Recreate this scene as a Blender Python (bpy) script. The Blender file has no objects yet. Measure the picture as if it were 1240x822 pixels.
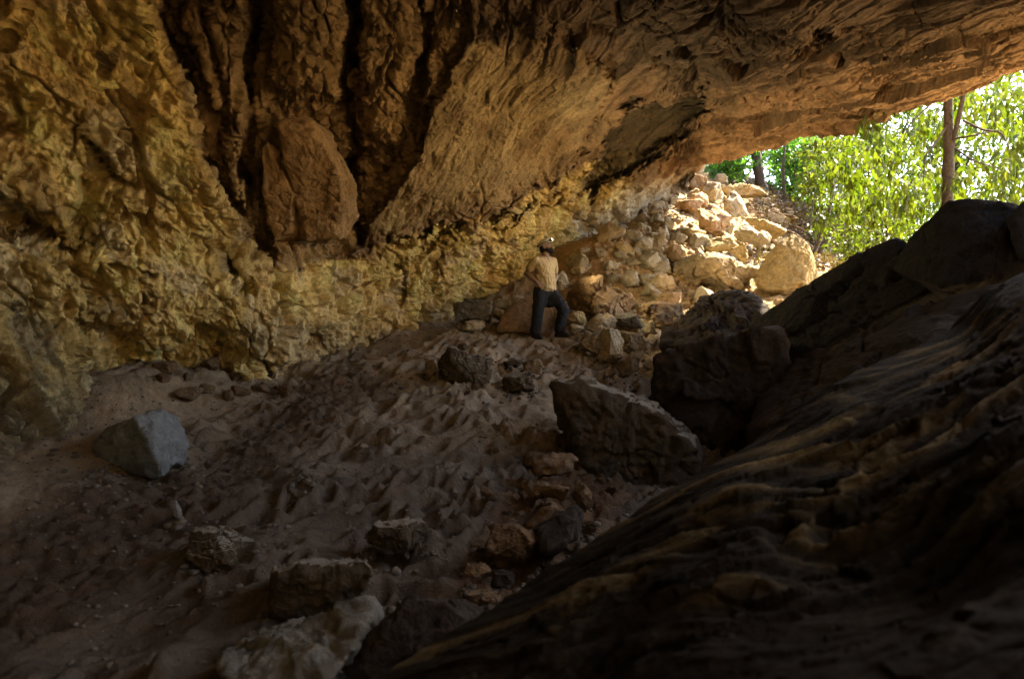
import bpy, bmesh, math, random
import numpy as np
from mathutils import Vector, Matrix

random.seed(7)
RNG = np.random.default_rng(11)
scene = bpy.context.scene
C = scene.collection
F = 823.0                      # focal length in photo pixels (1240 x 822)
CX, CY = 620.0, 411.0
R = math.radians


def P(px, py, d):
    """a place in the cave: metres, camera at the origin looking along +Y"""
    return ((px - CX) / F * d, d, -(py - CY) / F * d)


# ------------------------------------------------------------------ noise
def _h(ix, iy, iz, seed):
    with np.errstate(over='ignore'):
        h = (ix.astype(np.uint32) * np.uint32(374761393) + iy.astype(np.uint32) * np.uint32(668265263)
             + iz.astype(np.uint32) * np.uint32(2246822519) + np.uint32((seed * 3266489917) & 0xffffffff))
        h ^= h >> np.uint32(15)
        h *= np.uint32(2246822519)
        h ^= h >> np.uint32(13)
        h *= np.uint32(3266489917)
        h ^= h >> np.uint32(16)
    return h


def gnoise(p, seed=0):
    i = np.floor(p)
    f = (p - i).astype(np.float32)
    i = i.astype(np.int64)
    u = f * f * f * (f * (f * 6 - 15) + 10)
    out = np.zeros(len(p), np.float32)
    for dx in (0, 1):
        wx = u[:, 0] if dx else 1 - u[:, 0]
        for dy in (0, 1):
            wy = u[:, 1] if dy else 1 - u[:, 1]
            for dz in (0, 1):
                wz = u[:, 2] if dz else 1 - u[:, 2]
                h = _h(i[:, 0] + dx, i[:, 1] + dy, i[:, 2] + dz, seed)
                gx = (h & np.uint32(1023)).astype(np.float32) / 511.5 - 1
                gy = ((h >> np.uint32(10)) & np.uint32(1023)).astype(np.float32) / 511.5 - 1
                gz = ((h >> np.uint32(20)) & np.uint32(1023)).astype(np.float32) / 511.5 - 1
                out += wx * wy * wz * (gx * (f[:, 0] - dx) + gy * (f[:, 1] - dy) + gz * (f[:, 2] - dz))
    return out * 1.4


def fbm(p, octv=4, seed=0, gain=0.5):
    a, s, t = 1.0, 0.0, np.zeros(len(p), np.float32)
    for k in range(octv):
        t += a * gnoise(p * (2.03 ** k) + 17.3 * k, seed + k)
        a *= gain
    return t


def ridged(p, octv=4, seed=0, gain=0.55):
    a, t = 1.0, np.zeros(len(p), np.float32)
    for k in range(octv):
        t += a * (1 - 2 * np.abs(gnoise(p * (2.07 ** k) + 9.1 * k, seed + k)))
        a *= gain
    return t


def worley(p, seed=0):
    """F1, F2, cell hash and offset vector from the nearest feature point"""
    i = np.floor(p).astype(np.int64)
    f = (p - i).astype(np.float32)
    n = len(p)
    f1 = np.full(n, 9.0, np.float32)
    f2 = np.full(n, 9.0, np.float32)
    hid = np.zeros(n, np.uint32)
    vec = np.zeros((n, 3), np.float32)
    for dx in (-1, 0, 1):
        for dy in (-1, 0, 1):
            for dz in (-1, 0, 1):
                h = _h(i[:, 0] + dx, i[:, 1] + dy, i[:, 2] + dz, seed)
                v = np.empty((n, 3), np.float32)
                v[:, 0] = f[:, 0] - dx - (h & np.uint32(1023)).astype(np.float32) / 1023
                v[:, 1] = f[:, 1] - dy - ((h >> np.uint32(10)) & np.uint32(1023)).astype(np.float32) / 1023
                v[:, 2] = f[:, 2] - dz - ((h >> np.uint32(20)) & np.uint32(1023)).astype(np.float32) / 1023
                d = np.sqrt((v * v).sum(1))
                m = d < f1
                f2 = np.where(m, f1, np.minimum(f2, d))
                f1 = np.where(m, d, f1)
                hid = np.where(m, h, hid)
                vec[m] = v[m]
    return f1, f2, hid, vec


def facets(p, seed=0, tilt=0.6, step=0.5, crack=0.0, cw=0.08):
    """blocky broken rock: every cell a tilted plane at its own height, cracks between"""
    f1, f2, h, v = worley(p, seed)
    with np.errstate(over='ignore'):
        k = h * np.uint32(2654435761)
    k ^= k >> np.uint32(14)
    r = [((k >> np.uint32(s)) & np.uint32(255)).astype(np.float32) / 127.5 - 1 for s in (0, 8, 16, 24)]
    out = step * r[3] + tilt * (r[0] * v[:, 0] + r[1] * v[:, 1] + r[2] * v[:, 2])
    if crack:
        out -= crack * (1 - sstep(0, cw, f2 - f1))
    return out


def sstep(a, b, x):
    t = np.clip((x - a) / (b - a), 0, 1)
    return t * t * (3 - 2 * t)


def frame(e1, hint=(0, 0, 1)):
    a = np.array(e1, float); a /= np.linalg.norm(a)
    b = np.cross(np.array(hint, float), a); b /= np.linalg.norm(b)
    return np.stack([a, b, np.cross(a, b)])


def aniso(p, fr, sizes):
    return (p @ fr.T) / np.array(sizes)


def warp(p, amp, size, seed):
    q = p / size
    return p + amp * np.stack([gnoise(q, seed), gnoise(q + 31.7, seed + 1), gnoise(q - 17.9, seed + 2)], 1)


class TPS:
    """smooth surface through scattered control values"""
    def __init__(self, xy, v, scale, smooth=0.0):
        self.xy = np.array(xy, float) / scale
        self.s = scale
        n = len(self.xy)
        K = self._k(self.xy)
        K[np.arange(n), np.arange(n)] += smooth
        A = np.zeros((n + 3, n + 3))
        A[:n, :n] = K
        A[:n, n] = 1; A[:n, n + 1:] = self.xy
        A[n, :n] = 1; A[n + 1:, :n] = self.xy.T
        self.w = np.linalg.solve(A, np.concatenate([np.array(v, float), np.zeros(3)]))

    def _k(self, q):
        d = np.sqrt(((q[:, None, :] - self.xy[None]) ** 2).sum(2))
        return d * d * np.log(d + 1e-9)

    def __call__(self, xy):
        q = np.asarray(xy, float) / self.s
        out = np.empty(len(q))
        n = len(self.xy)
        for a in range(0, len(q), 60000):
            b = q[a:a + 60000]
            out[a:a + 60000] = self._k(b) @ self.w[:n] + self.w[n] + b @ self.w[n + 1:]
        return out


def poly_sd(q, poly):
    """signed distance to a polygon, negative inside"""
    v = np.array(poly, float)
    d = np.full(len(q), 1e9)
    s = np.zeros(len(q), bool)
    for i in range(len(v)):
        a, b = v[i], v[i - 1]
        e = b - a
        w = q - a
        t = np.clip((w @ e) / (e @ e), 0, 1)
        d = np.minimum(d, ((w - t[:, None] * e) ** 2).sum(1))
        c = ((a[1] > q[:, 1]) != (b[1] > q[:, 1]))
        with np.errstate(divide='ignore', invalid='ignore'):
            xx = (b[0] - a[0]) * (q[:, 1] - a[1]) / (b[1] - a[1]) + a[0]
        s ^= c & (q[:, 0] < xx)
    d = np.sqrt(d)
    return np.where(s, -d, d)


def line_dist(q, pts):
    v = np.array(pts, float)
    d = np.full(len(q), 1e9)
    for i in range(len(v) - 1):
        a, b = v[i], v[i + 1]
        e = b - a
        w = q - a
        t = np.clip((w @ e) / (e @ e), 0, 1)
        d = np.minimum(d, ((w - t[:, None] * e) ** 2).sum(1))
    return np.sqrt(d)


# ------------------------------------------------------------------ mesh helpers
def mesh_from(name, verts, faces, mat=None, smooth=True, col=None):
    """faces: (n,3) or (n,4) integer array"""
    me = bpy.data.meshes.new(name)
    verts = np.ascontiguousarray(verts, np.float32)
    faces = np.ascontiguousarray(faces, np.int32)
    k = faces.shape[1]
    me.vertices.add(len(verts)); me.vertices.foreach_set('co', verts.ravel())
    me.loops.add(faces.size); me.loops.foreach_set('vertex_index', faces.ravel())
    me.polygons.add(len(faces))
    me.polygons.foreach_set('loop_start', np.arange(0, faces.size, k, dtype=np.int32))
    me.polygons.foreach_set('loop_total', np.full(len(faces), k, np.int32))
    if smooth:
        me.polygons.foreach_set('use_smooth', np.ones(len(faces), bool))
    me.update(calc_edges=True)
    if col is not None:
        at = me.attributes.new('mineral', 'FLOAT_COLOR', 'POINT')
        c4 = np.ones((len(verts), 4), np.float32); c4[:, :3] = col
        at.data.foreach_set('color', c4.ravel())
    if mat:
        me.materials.append(mat)
    return me


def link(name, me, parent=None, loc=(0, 0, 0)):
    o = bpy.data.objects.new(name, me)
    C.objects.link(o)
    o.location = loc
    if parent:
        o.parent = parent
    return o


def tag(o, label=None, cat=None, group=None, kind=None):
    if label: o['label'] = label
    if cat: o['category'] = cat
    if group: o['group'] = group
    if kind: o['kind'] = kind
    return o


def thing(name, label, cat, loc=(0, 0, 0), group=None):
    o = bpy.data.objects.new(name, None)
    C.objects.link(o)
    o.location = loc
    o.empty_display_size = 0.2
    return tag(o, label, cat, group)


def grid_faces(nr, nc):
    i = np.arange(nr * nc).reshape(nr, nc)
    return np.stack([i[:-1, :-1].ravel(), i[:-1, 1:].ravel(), i[1:, 1:].ravel(), i[1:, :-1].ravel()], 1)


def grid_normals(X):
    du = np.gradient(X, axis=1); dv = np.gradient(X, axis=0)
    n = np.cross(du, dv)
    return n / (np.linalg.norm(n, axis=2, keepdims=True) + 1e-9)


# ------------------------------------------------------------------ materials
class NT:
    def __init__(self, name):
        self.m = bpy.data.materials.new(name)
        self.m.use_nodes = True
        self.t = self.m.node_tree
        self.b = self.t.nodes['Principled BSDF']
        self.out = self.t.nodes['Material Output']

    def n(self, kind, **kw):
        nd = self.t.nodes.new(kind)
        for k, v in kw.items():
            if k.startswith('i_'):
                nd.inputs[k[2:].replace('_', ' ')].default_value = v
            else:
                setattr(nd, k, v)
        return nd

    def l(self, a, b):
        self.t.links.new(a, b)

    def ramp(self, src, stops):
        r = self.n('ShaderNodeValToRGB')
        e = r.color_ramp.elements
        while len(e) < len(stops): e.new(0.5)
        for el, (pos, c) in zip(e, stops):
            el.position = pos
            el.color = (*c, 1) if len(c) == 3 else c
        self.l(src, r.inputs[0])
        return r.outputs['Color']

    def mix(self, a, b, f, mode='MIX'):
        m = self.n('ShaderNodeMix', data_type='RGBA', blend_type=mode)
        for s, v in ((m.inputs[6], a), (m.inputs[7], b), (m.inputs[0], f)):
            if hasattr(v, 'is_linked'): self.l(v, s)
            elif isinstance(v, (int, float)): s.default_value = v
            else: s.default_value = (*v, 1)
        return m.outputs[2]


def g3(v): return (v, v, v)


ALB = 0.6       # dry cave limestone and sand are duller than they look in sunlight


def rock_material(name, base=None, vary=0.45, bump=0.03, fine=26.0, rough=0.9, dust=None, stretch=(1, 1, 1), object_tint=0.0, world=False):
    """broken limestone: base colour from the mineral attribute or a flat base, mottled, with grain and pits as bump"""
    t = NT(name)
    tc = t.n('ShaderNodeTexCoord')
    mp = t.n('ShaderNodeMapping'); mp.inputs['Scale'].default_value = stretch
    t.l(tc.outputs['Object'], mp.inputs['Vector'])
    co = mp.outputs['Vector']
    n1 = t.n('ShaderNodeTexNoise', i_Scale=1.7, i_Detail=6.0, i_Roughness=0.62); t.l(co, n1.inputs['Vector'])
    n2 = t.n('ShaderNodeTexNoise', i_Scale=9.0, i_Detail=8.0, i_Roughness=0.7); t.l(co, n2.inputs['Vector'])
    n3 = t.n('ShaderNodeTexNoise', i_Scale=fine, i_Detail=8.0, i_Roughness=0.75); t.l(co, n3.inputs['Vector'])
    vo = t.n('ShaderNodeTexVoronoi', feature='F1', i_Scale=fine * 0.55, i_Randomness=1.0)
    wv = t.mix(co, n2.outputs['Color'], 0.12)
    t.l(wv, vo.inputs['Vector'])
    if base is None:
        at = t.n('ShaderNodeAttribute', attribute_name='mineral')
        col = at.outputs['Color']
    else:
        rgb = t.n('ShaderNodeRGB'); rgb.outputs[0].default_value = (*base, 1)
        col = rgb.outputs[0]
    col = t.mix(col, (ALB, ALB, ALB), 1.0, 'MULTIPLY')
    if object_tint:
        oi = t.n('ShaderNodeObjectInfo')
        col = t.mix(col, t.ramp(oi.outputs['Random'], [(0, (0.55, 0.5, 0.45)), (0.35, (1.1, 0.93, 0.74)), (0.7, (1, 1, 1)), (1, (1.25, 1.22, 1.2))]), object_tint, 'MULTIPLY')
    lo, hi = 1 - vary, 1 + vary
    col = t.mix(col, t.ramp(n1.outputs['Fac'], [(0.3, (lo, lo * 0.95, lo * 0.88)), (0.68, (hi, hi * 0.98, hi * 0.93))]), 0.85, 'MULTIPLY')
    col = t.mix(col, t.ramp(n2.outputs['Fac'], [(0.32, g3(0.6)), (0.5, g3(1.0)), (0.7, g3(1.35))]), 0.75, 'MULTIPLY')
    col = t.mix(col, t.ramp(n3.outputs['Fac'], [(0.3, g3(0.6)), (0.7, g3(1.35))]), 0.5, 'MULTIPLY')
    if dust:
        geo = t.n('ShaderNodeNewGeometry')
        sp = t.n('ShaderNodeSeparateXYZ'); t.l(geo.outputs['Normal'], sp.inputs[0])
        md = t.n('ShaderNodeMath', operation='MULTIPLY_ADD'); t.l(sp.outputs['Z'], md.inputs[0])
        md.inputs[1].default_value = 1.0
        sb = t.n('ShaderNodeMath', operation='MULTIPLY'); t.l(n2.outputs['Fac'], sb.inputs[0]); sb.inputs[1].default_value = 0.5
        t.l(sb.outputs[0], md.inputs[2])
        f = t.ramp(md.outputs[0], [(0.95, g3(0)), (1.2, g3(0.85))])
        col = t.mix(col, tuple(ALB * a for a in dust), f)
    t.l(col, t.b.inputs['Base Color'])
    t.b.inputs['Roughness'].default_value = rough
    t.b.inputs['Specular IOR Level'].default_value = 0.25
    ad = t.n('ShaderNodeMath', operation='MULTIPLY_ADD'); t.l(n3.outputs['Fac'], ad.inputs[0]); ad.inputs[1].default_value = 0.45
    t.l(n2.outputs['Fac'], ad.inputs[2])
    ad2 = t.n('ShaderNodeMath', operation='MULTIPLY_ADD'); t.l(vo.outputs['Distance'], ad2.inputs[0]); ad2.inputs[1].default_value = 0.35
    t.l(ad.outputs[0], ad2.inputs[2])
    bp = t.n('ShaderNodeBump', i_Strength=1.0, i_Distance=bump); t.l(ad2.outputs[0], bp.inputs['Height'])
    t.l(bp.outputs[0], t.b.inputs['Normal'])
    return t.m


def plain(name, base, rough=0.8, vary=0.2, scale=12, bump=0.0, metallic=0.0, spec=0.3):
    t = NT(name)
    tc = t.n('ShaderNodeTexCoord')
    n1 = t.n('ShaderNodeTexNoise', i_Scale=scale, i_Detail=5.0, i_Roughness=0.6); t.l(tc.outputs['Object'], n1.inputs['Vector'])
    lo, hi = 1 - vary, 1 + vary
    base = tuple(ALB * a for a in base)
    col = t.mix(base, t.ramp(n1.outputs['Fac'], [(0.3, g3(lo)), (0.7, g3(hi))]), 1.0, 'MULTIPLY')
    t.l(col, t.b.inputs['Base Color'])
    t.b.inputs['Roughness'].default_value = rough
    t.b.inputs['Metallic'].default_value = metallic
    t.b.inputs['Specular IOR Level'].default_value = spec
    if bump:
        bp = t.n('ShaderNodeBump', i_Strength=1.0, i_Distance=bump); t.l(n1.outputs['Fac'], bp.inputs['Height'])
        t.l(bp.outputs[0], t.b.inputs['Normal'])
    return t.m


def leaf_material(name, c1, c2, trans=0.55):
    t = NT(name)
    at = t.n('ShaderNodeAttribute', attribute_name='mineral')
    sp = t.n('ShaderNodeSeparateColor'); t.l(at.outputs['Color'], sp.inputs[0])
    col = t.ramp(sp.outputs[0], [(0, tuple(ALB * a for a in c1)), (1, tuple(ALB * a for a in c2))])
    t.l(col, t.b.inputs['Base Color'])
    t.b.inputs['Roughness'].default_value = 0.45
    t.b.inputs['Specular IOR Level'].default_value = 0.4
    tr = t.n('ShaderNodeBsdfTranslucent')
    t.l(t.mix(col, (1.15, 1.32, 0.30), 1.0, 'MULTIPLY'), tr.inputs['Color'])
    mx = t.n('ShaderNodeMixShader'); mx.inputs[0].default_value = trans
    t.l(t.b.outputs[0], mx.inputs[1]); t.l(tr.outputs[0], mx.inputs[2])
    t.l(mx.outputs[0], t.out.inputs['Surface'])
    return t.m


M = {}
M['cave'] = rock_material('cave_limestone', None, vary=0.35, bump=0.07, fine=24)
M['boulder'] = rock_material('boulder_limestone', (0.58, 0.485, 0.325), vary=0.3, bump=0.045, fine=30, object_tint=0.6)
M['boulder_brown'] = rock_material('boulder_brown_stone', (0.42, 0.28, 0.15), vary=0.3, bump=0.045, fine=26)
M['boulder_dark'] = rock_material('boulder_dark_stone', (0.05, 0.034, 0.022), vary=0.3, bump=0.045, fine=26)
M['boulder_blue'] = rock_material('boulder_blue_stone', (0.24, 0.25, 0.25), vary=0.45, bump=0.06, fine=20)
M['boulder_grey'] = rock_material('boulder_grey_stone', (0.23, 0.215, 0.18), vary=0.3, bump=0.045, fine=24)
M['boulder_red'] = rock_material('boulder_red_stone', (0.60, 0.40, 0.23), vary=0.3, bump=0.045, fine=28)
M['boulder_gold'] = rock_material('boulder_gold_stone', (0.60, 0.46, 0.23), vary=0.3, bump=0.045, fine=28)
M['boulder_pale'] = rock_material('boulder_pale_stone', (0.62, 0.54, 0.39), vary=0.3, bump=0.045, fine=28)
M['boulder_dusty'] = rock_material('boulder_dusty_stone', (0.10, 0.073, 0.042), vary=0.3, bump=0.045, fine=24, dust=(0.34, 0.30, 0.23))
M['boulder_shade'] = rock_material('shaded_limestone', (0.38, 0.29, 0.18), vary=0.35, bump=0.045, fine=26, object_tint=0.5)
M['pebble'] = rock_material('pebble_stone', (0.17, 0.14, 0.11), vary=0.4, bump=0.02, fine=30)
M['gully'] = rock_material('gully_stone', (0.20, 0.13, 0.07), vary=0.35, bump=0.04, fine=26, object_tint=0.6)
M['foreground'] = rock_material('foreground_stone', None, vary=0.3, bump=0.02, fine=18)
M['foreground'].node_tree.nodes['Principled BSDF'].inputs['Specular IOR Level'].default_value = 0.05
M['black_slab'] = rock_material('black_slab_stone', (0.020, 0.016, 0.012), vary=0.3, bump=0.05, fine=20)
M['flake'] = rock_material('flake_stone', (0.48, 0.30, 0.14), vary=0.35, bump=0.07, fine=24)
M['bark'] = plain('bark', (0.10, 0.08, 0.062), 0.9, 0.5, 20, 0.02)
M['twig'] = plain('dry_twig', (0.30, 0.22, 0.15), 0.9, 0.4, 20, 0.01)
M['leaf_yellow'] = leaf_material('yellow_green_leaf', (0.055, 0.10, 0.012), (0.20, 0.225, 0.035))
M['leaf_green'] = leaf_material('green_leaf', (0.085, 0.19, 0.045), (0.17, 0.34, 0.08), 0.6)
M['litter'] = leaf_material('dry_leaf', (0.16, 0.10, 0.06), (0.34, 0.25, 0.16), 0.15)

# ------------------------------------------------------------------ the cave shell: wall and ceiling
shell_pts = [
    # wall foot, from left to the mouth
    (-900, 1150, 3.6), (-600, 900, 4.2), (-300, 720, 5.2), (0, 560, 6.6), (150, 470, 8.6), (250, 478, 9.4), (340, 482, 10.0), (430, 435, 11.8),
    (550, 388, 14.2), (640, 370, 15.2), (700, 335, 16.8), (770, 285, 19.5), (845, 215, 24.0),
    # left wall
    (-600, 400, 4.4), (-300, 350, 5.8), (0, 300, 7.2), (0, 150, 7.1), (0, 0, 6.8), (-300, 0, 5.6), (-600, 0, 4.4), (120, 300, 8.0), (120, 100, 7.5), (200, 20, 7.8),
    (250, 200, 8.5), (300, 330, 9.4), (340, 420, 9.9), (-300, -400, 4.5), (0, -300, 5.4), (-700, -600, 3.2), (0, -800, 3.0), (-900, 100, 3.4),
    # lower wall behind the person
    (420, 360, 11.6), (520, 340, 13.2), (600, 320, 14.6), (680, 290, 16.4), (740, 262, 18.2),
    # the great slab and ceiling
    (430, 285, 11.4), (500, 215, 10.9), (545, 100, 9.6), (570, 40, 9.0), (620, 260, 13.4), (620, 130, 10.8), (620, 0, 8.6), (700, 200, 14.2), (700, 100, 10.8), (800, 0, 8.6),
    (800, 100, 11.5), (780, 180, 15.0), (840, 190, 18.8), (900, 100, 10.6), (900, 170, 16.0),
    (1000, 160, 13.6), (1000, 60, 9.1), (1100, 132, 10.9), (1240, 90, 9.2), (1240, 0, 7.4), (1500, -45, 6.5), (1500, -200, 5.0), (1900, -250, 4.1), (2400, -500, 3.0),
    (400, -300, 5.2), (700, -300, 5.1), (1100, -300, 5.0), (1600, -500, 4.0), (500, -800, 2.95), (1100, -800, 2.9), (1900, -800, 2.9), (300, 0, 7.6), (400, 100, 8.8), (380, 250, 10.6),
]
inv_depth = TPS([(a, b) for a, b, d in shell_pts], [1.0 / d for a, b, d in shell_pts], 400.0, 1e-4)

foot = np.array([(-900, 1250), (-600, 980), (-300, 790), (0, 620), (150, 520), (250, 520), (340, 520), (430, 475), (550, 430), (640, 410), (700, 375), (760, 320), (815, 262), (843, 208), (850, 199),
                 (880, 191), (930, 181), (960, 172), (1010, 163), (1060, 148), (1120, 131), (1180, 112), (1240, 93), (1300, 66), (1400, 14), (1460, -30), (1600, -190), (1700, -330), (1860, -620), (2400, -790)], float)

cols = np.concatenate([np.linspace(-900, -60, 60, endpoint=False), np.linspace(-60, 1300, 860, endpoint=False), np.linspace(1300, 2400, 90)])
bot = np.interp(cols, foot[:, 0], foot[:, 1])
NR = 560
# rows run from the foot up to far overhead; dense where the photo looks
tt = np.linspace(0, 1, NR)
rows_y = np.empty((NR, len(cols)))
for j, b in enumerate(bot):
    dense_top = -50.0 if b > 60 else b - 110
    nd = 480 if b > 60 else 280
    rows_y[:nd, j] = np.linspace(b, dense_top, nd)
    rows_y[nd:, j] = np.linspace(dense_top, -800, NR - nd + 1)[1:]
PX = np.repeat(cols[None, :], NR, 0)
PY = rows_y
q = np.stack([PX.ravel(), PY.ravel()], 1)
D = 1.0 / np.clip(inv_depth(q), 1 / 40.0, 1 / 2.0)
base = np.stack([(q[:, 0] - CX) / F * D, D, -(q[:, 1] - CY) / F * D], 1)

# natural wander of every edge
wq = base * 1.1
wob = np.stack([fbm(wq, 6, 3, 0.62), fbm(wq + 50, 6, 4, 0.62)], 1)
qw = q + wob * 14.0
# ---- big forms (metres towards the back of the ray)
recess = [(178, -120), (192, 20), (222, 120), (262, 215), (300, 300), (345, 335), (400, 305), (440, 282), (497, 214), (520, 160), (543, 100), (572, 42), (560, -120)]
sd_rec = poly_sd(qw, recess)
dep = (0.40 * sstep(4, -9, sd_rec) + 0.35 * sstep(0, -50, sd_rec)) * (0.15 + 0.85 * sstep(335, 225, qw[:, 1]))


def bulge(poly, h, w, soft=6.0):
    s = poly_sd(qw, poly)
    t = np.clip(-s / w, 0, 1)
    return -h * np.sqrt(1 - (1 - t) ** 2) * sstep(0, -soft, s)


def fissure(pts, depth, width):
    d = line_dist(qw, pts)
    m_ = np.clip(0.75 + 1.1 * fbm(base * 1.8 + pts[0][0], 2, 14), 0.05, 1.5)
    return depth * m_ * np.exp(-np.abs(d / (width * (0.55 + 0.5 * m_))) ** 1.5)


col_a = [(228, -120), (224, 30), (238, 90), (262, 160), (285, 235), (310, 290), (300, 230), (296, 160), (300, 60), (306, -120)]
col_c = [(318, -120), (322, 40), (332, 90), (352, 122), (380, 130), (402, 138), (420, 132), (424, 40), (420, -120)]
col_d = [(436, -120), (434, 80), (440, 150), (470, 190), (492, 160), (508, 60), (512, -120)]
col_e = [(515, -120), (510, 80), (500, 170), (520, 140), (540, 80), (562, 20), (556, -120)]
dep += bulge(col_a, 0.75, 26) + bulge(col_c, 0.6, 30) + bulge(col_d, 0.5, 36) + bulge(col_e, 0.35, 20)
for pts, dd, w in (
        ([(200, -120), (206, 30), (226, 110), (256, 190), (292, 270), (320, 320)], 0.5, 5),
        ([(308, -120), (305, 60), (299, 160), (304, 240), (318, 300)], 0.9, 6),
        ([(427, -120), (429, 60), (424, 150), (420, 230), (432, 282)], 0.9, 6),
        ([(513, -120), (508, 60), (497, 120), (478, 170), (455, 215)], 0.25, 4),
        ([(240, -60), (254, 60), (262, 110), (282, 170)], 0.4, 4),
        ([(186, -40), (160, 30), (145, 55), (128, 85)], 0.35, 4),
        ([(40, -20), (28, 30), (0, 55)], 0.3, 6),
        ([(100, 145), (118, 180), (135, 215), (146, 245)], 0.3, 5),
        ([(0, 185), (25, 200), (48, 235), (55, 260)], 0.35, 6),
        ([(265, 290), (285, 320), (300, 350)], 0.35, 6),
        ([(0, 272), (40, 266), (80, 285), (120, 300)], 0.5, 12),
        ([(0, 380), (60, 385), (110, 400), (150, 420)], 0.3, 12),
        ([(320, 380), (328, 430), (326, 465)], 0.3, 5),
        ([(533, 320), (528, 345), (533, 370)], 0.3, 4),
        ([(484, 325), (492, 345), (485, 360)], 0.25, 4)):
    dep += fissure(pts, dd, w)
# lower-left undercut where the wall rolls back above the sand
dep += 0.5 * sstep(70, 0, poly_sd(qw, [(120, 440), (190, 420), (270, 440), (340, 440), (420, 425), (350, 520), (150, 520)])) * sstep(380, 440, qw[:, 1])
# underside of the great slab: step back above the lower wall, with pockets
under = line_dist(qw, [(345, 320), (420, 300), (480, 285), (540, 276), (600, 255), (660, 228), (700, 205)])
side = np.interp(qw[:, 0], [345, 420, 480, 540, 600, 660, 700, 760], [322, 302, 286, 276, 256, 230, 206, 170])
below = sstep(-3, 7, qw[:, 1] - side)
dep += 0.15 * below * sstep(300, 350, qw[:, 0]) * sstep(760, 690, qw[:, 0])
pk = gnoise(np.stack([(qw[:, 0] + qw[:, 1]) / 17.0, qw[:, 1] / 13.0, qw[:, 0] * 0], 1), 71)
dep += 0.55 * sstep(0.05, 0.4, pk) * np.exp(-((qw[:, 1] - side - 8) / 13) ** 2) * sstep(430, 500, qw[:, 0]) * sstep(720, 680, qw[:, 0])
# dark facet set back beside the mouth
facet = [(693, 238), (712, 205), (733, 160), (752, 126), (776, 116), (812, 122), (858, 101), (862, 120), (830, 160), (800, 190), (760, 215), (716, 240)]
sd_fac = poly_sd(qw, facet)
dep += 0.50 * sstep(3, -10, sd_fac)
hollow = [(966, 44), (975, 28), (990, 26), (1006, 42), (985, 56)]
dep += 0.5 * sstep(6, -12, poly_sd(qw, hollow))
# step in the ceiling where the broken, darker beds begin
dep += 0.25 * sstep(-4, 6, poly_sd(qw, [(572, 42), (640, 20), (690, 60), (718, 80), (735, 110), (712, 160), (700, 205), (620, 260), (500, 285), (430, 285), (500, 214), (545, 100)])) \
    * sstep(560, 600, qw[:, 0]) * sstep(900, 800, qw[:, 0])

D2 = D + dep * np.clip(D / 9.0, 0.6, 1.6)
pos = np.stack([(q[:, 0] - CX) / F * D2, D2, -(q[:, 1] - CY) / F * D2], 1)

# ---- region weights
w_wall = sstep(20, -20, poly_sd(qw, [(-2000, -2000), (190, -2000), (190, 20), (222, 120), (262, 215), (320, 330), (345, 600), (-2000, 2000)]))
w_rec = sstep(6, -6, sd_rec) * (1 - w_wall)
w_low = below * sstep(280, 340, qw[:, 0]) * sstep(780, 740, qw[:, 0]) * (1 - w_wall)
slab = [(572, 42), (660, 66), (715, 88), (735, 118), (712, 160), (700, 205), (620, 258), (480, 285), (430, 285), (500, 214), (545, 100)]
w_slab = np.where(q[:, 0] + 0.55 * q[:, 1] < 640, sstep(14, -14, poly_sd(qw, slab)), sstep(45, -55, poly_sd(qw, slab))) * (1 - w_rec) * (1 - w_low)
w_jamb = sstep(12, -12, poly_sd(qw, [(700, 262), (760, 232), (800, 218), (840, 196), (860, 230), (820, 330), (690, 340)]))
w_ceil = np.clip(1 - w_wall - w_rec - w_low - w_slab - w_jamb, 0, 1)
w_fac = sstep(2, -6, sd_fac)

# ---- rock texture in metres along the surface normal
bs = pos.astype(np.float64)
wp = warp(bs, 0.22, 1.3, 21)
wp2 = warp(bs, 0.035, 0.30, 25)
fr_wall = frame((0.35, 0.3, -0.88))           # cracks running steeply down to the right
fr_ceil = frame((0.30, -0.92, -0.02))         # flaking of the roof towards the mouth
fr_bed = frame((0.62, -0.72, 0.32))           # bedding that crosses the great slab
fr_v = frame((0.05, 0.15, -1.0))


def joints(p, seed, width, oct_=3):
    """long thin cracks, angular and broken off here and there"""
    f1, f2, hh_, vv_ = worley(p * 0.8 + 0.12 * np.stack([gnoise(p * 3.1, seed + 3), gnoise(p * 3.1 + 7, seed + 4), gnoise(p * 3.1 + 13, seed + 5)], 1), seed)
    live = sstep(-0.25, 0.15, gnoise(p * 0.7, seed + 6))
    return (1 - sstep(0.0, width * 1.6, f2 - f1)) * live


big_n = fbm(bs * 0.9, 3, 30)
patch = sstep(-0.25, 0.35, fbm(bs * 0.8, 3, 29))          # some beds are smooth, some shattered
h = np.zeros(len(q), np.float32)
hw = 0.30 * facets(aniso(wp, fr_wall, (2.3, 1.1, 1.1)), 28, 0.8, 0.5) + 0.15 * facets(aniso(wp, fr_wall, (1.1, 0.6, 0.6)), 31, 0.8, 0.5)
hw += (0.15 + 0.85 * patch) * 0.11 * facets(aniso(wp2, fr_wall, (0.52, 0.30, 0.30)), 32, 0.9, 0.5, 0.25, 0.06)
hw += (0.12 + 0.88 * patch) * 0.07 * facets(aniso(wp2, fr_wall, (0.20, 0.13, 0.13)), 33, 0.9, 0.5)
hw += 0.026 * facets(wp2 / 0.07, 35, 0.9, 0.5)
hw += 0.10 * big_n + 0.03 * fbm(bs * 6, 4, 34, 0.6)
hw -= 0.30 * joints(aniso(warp(bs, 0.25, 0.8, 38), fr_wall, (2.2, 0.75, 0.75)), 39, 0.035)
hw -= 0.16 * joints(aniso(warp(bs, 0.15, 0.5, 45), fr_wall, (0.9, 0.35, 0.35)), 46, 0.05)
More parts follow.
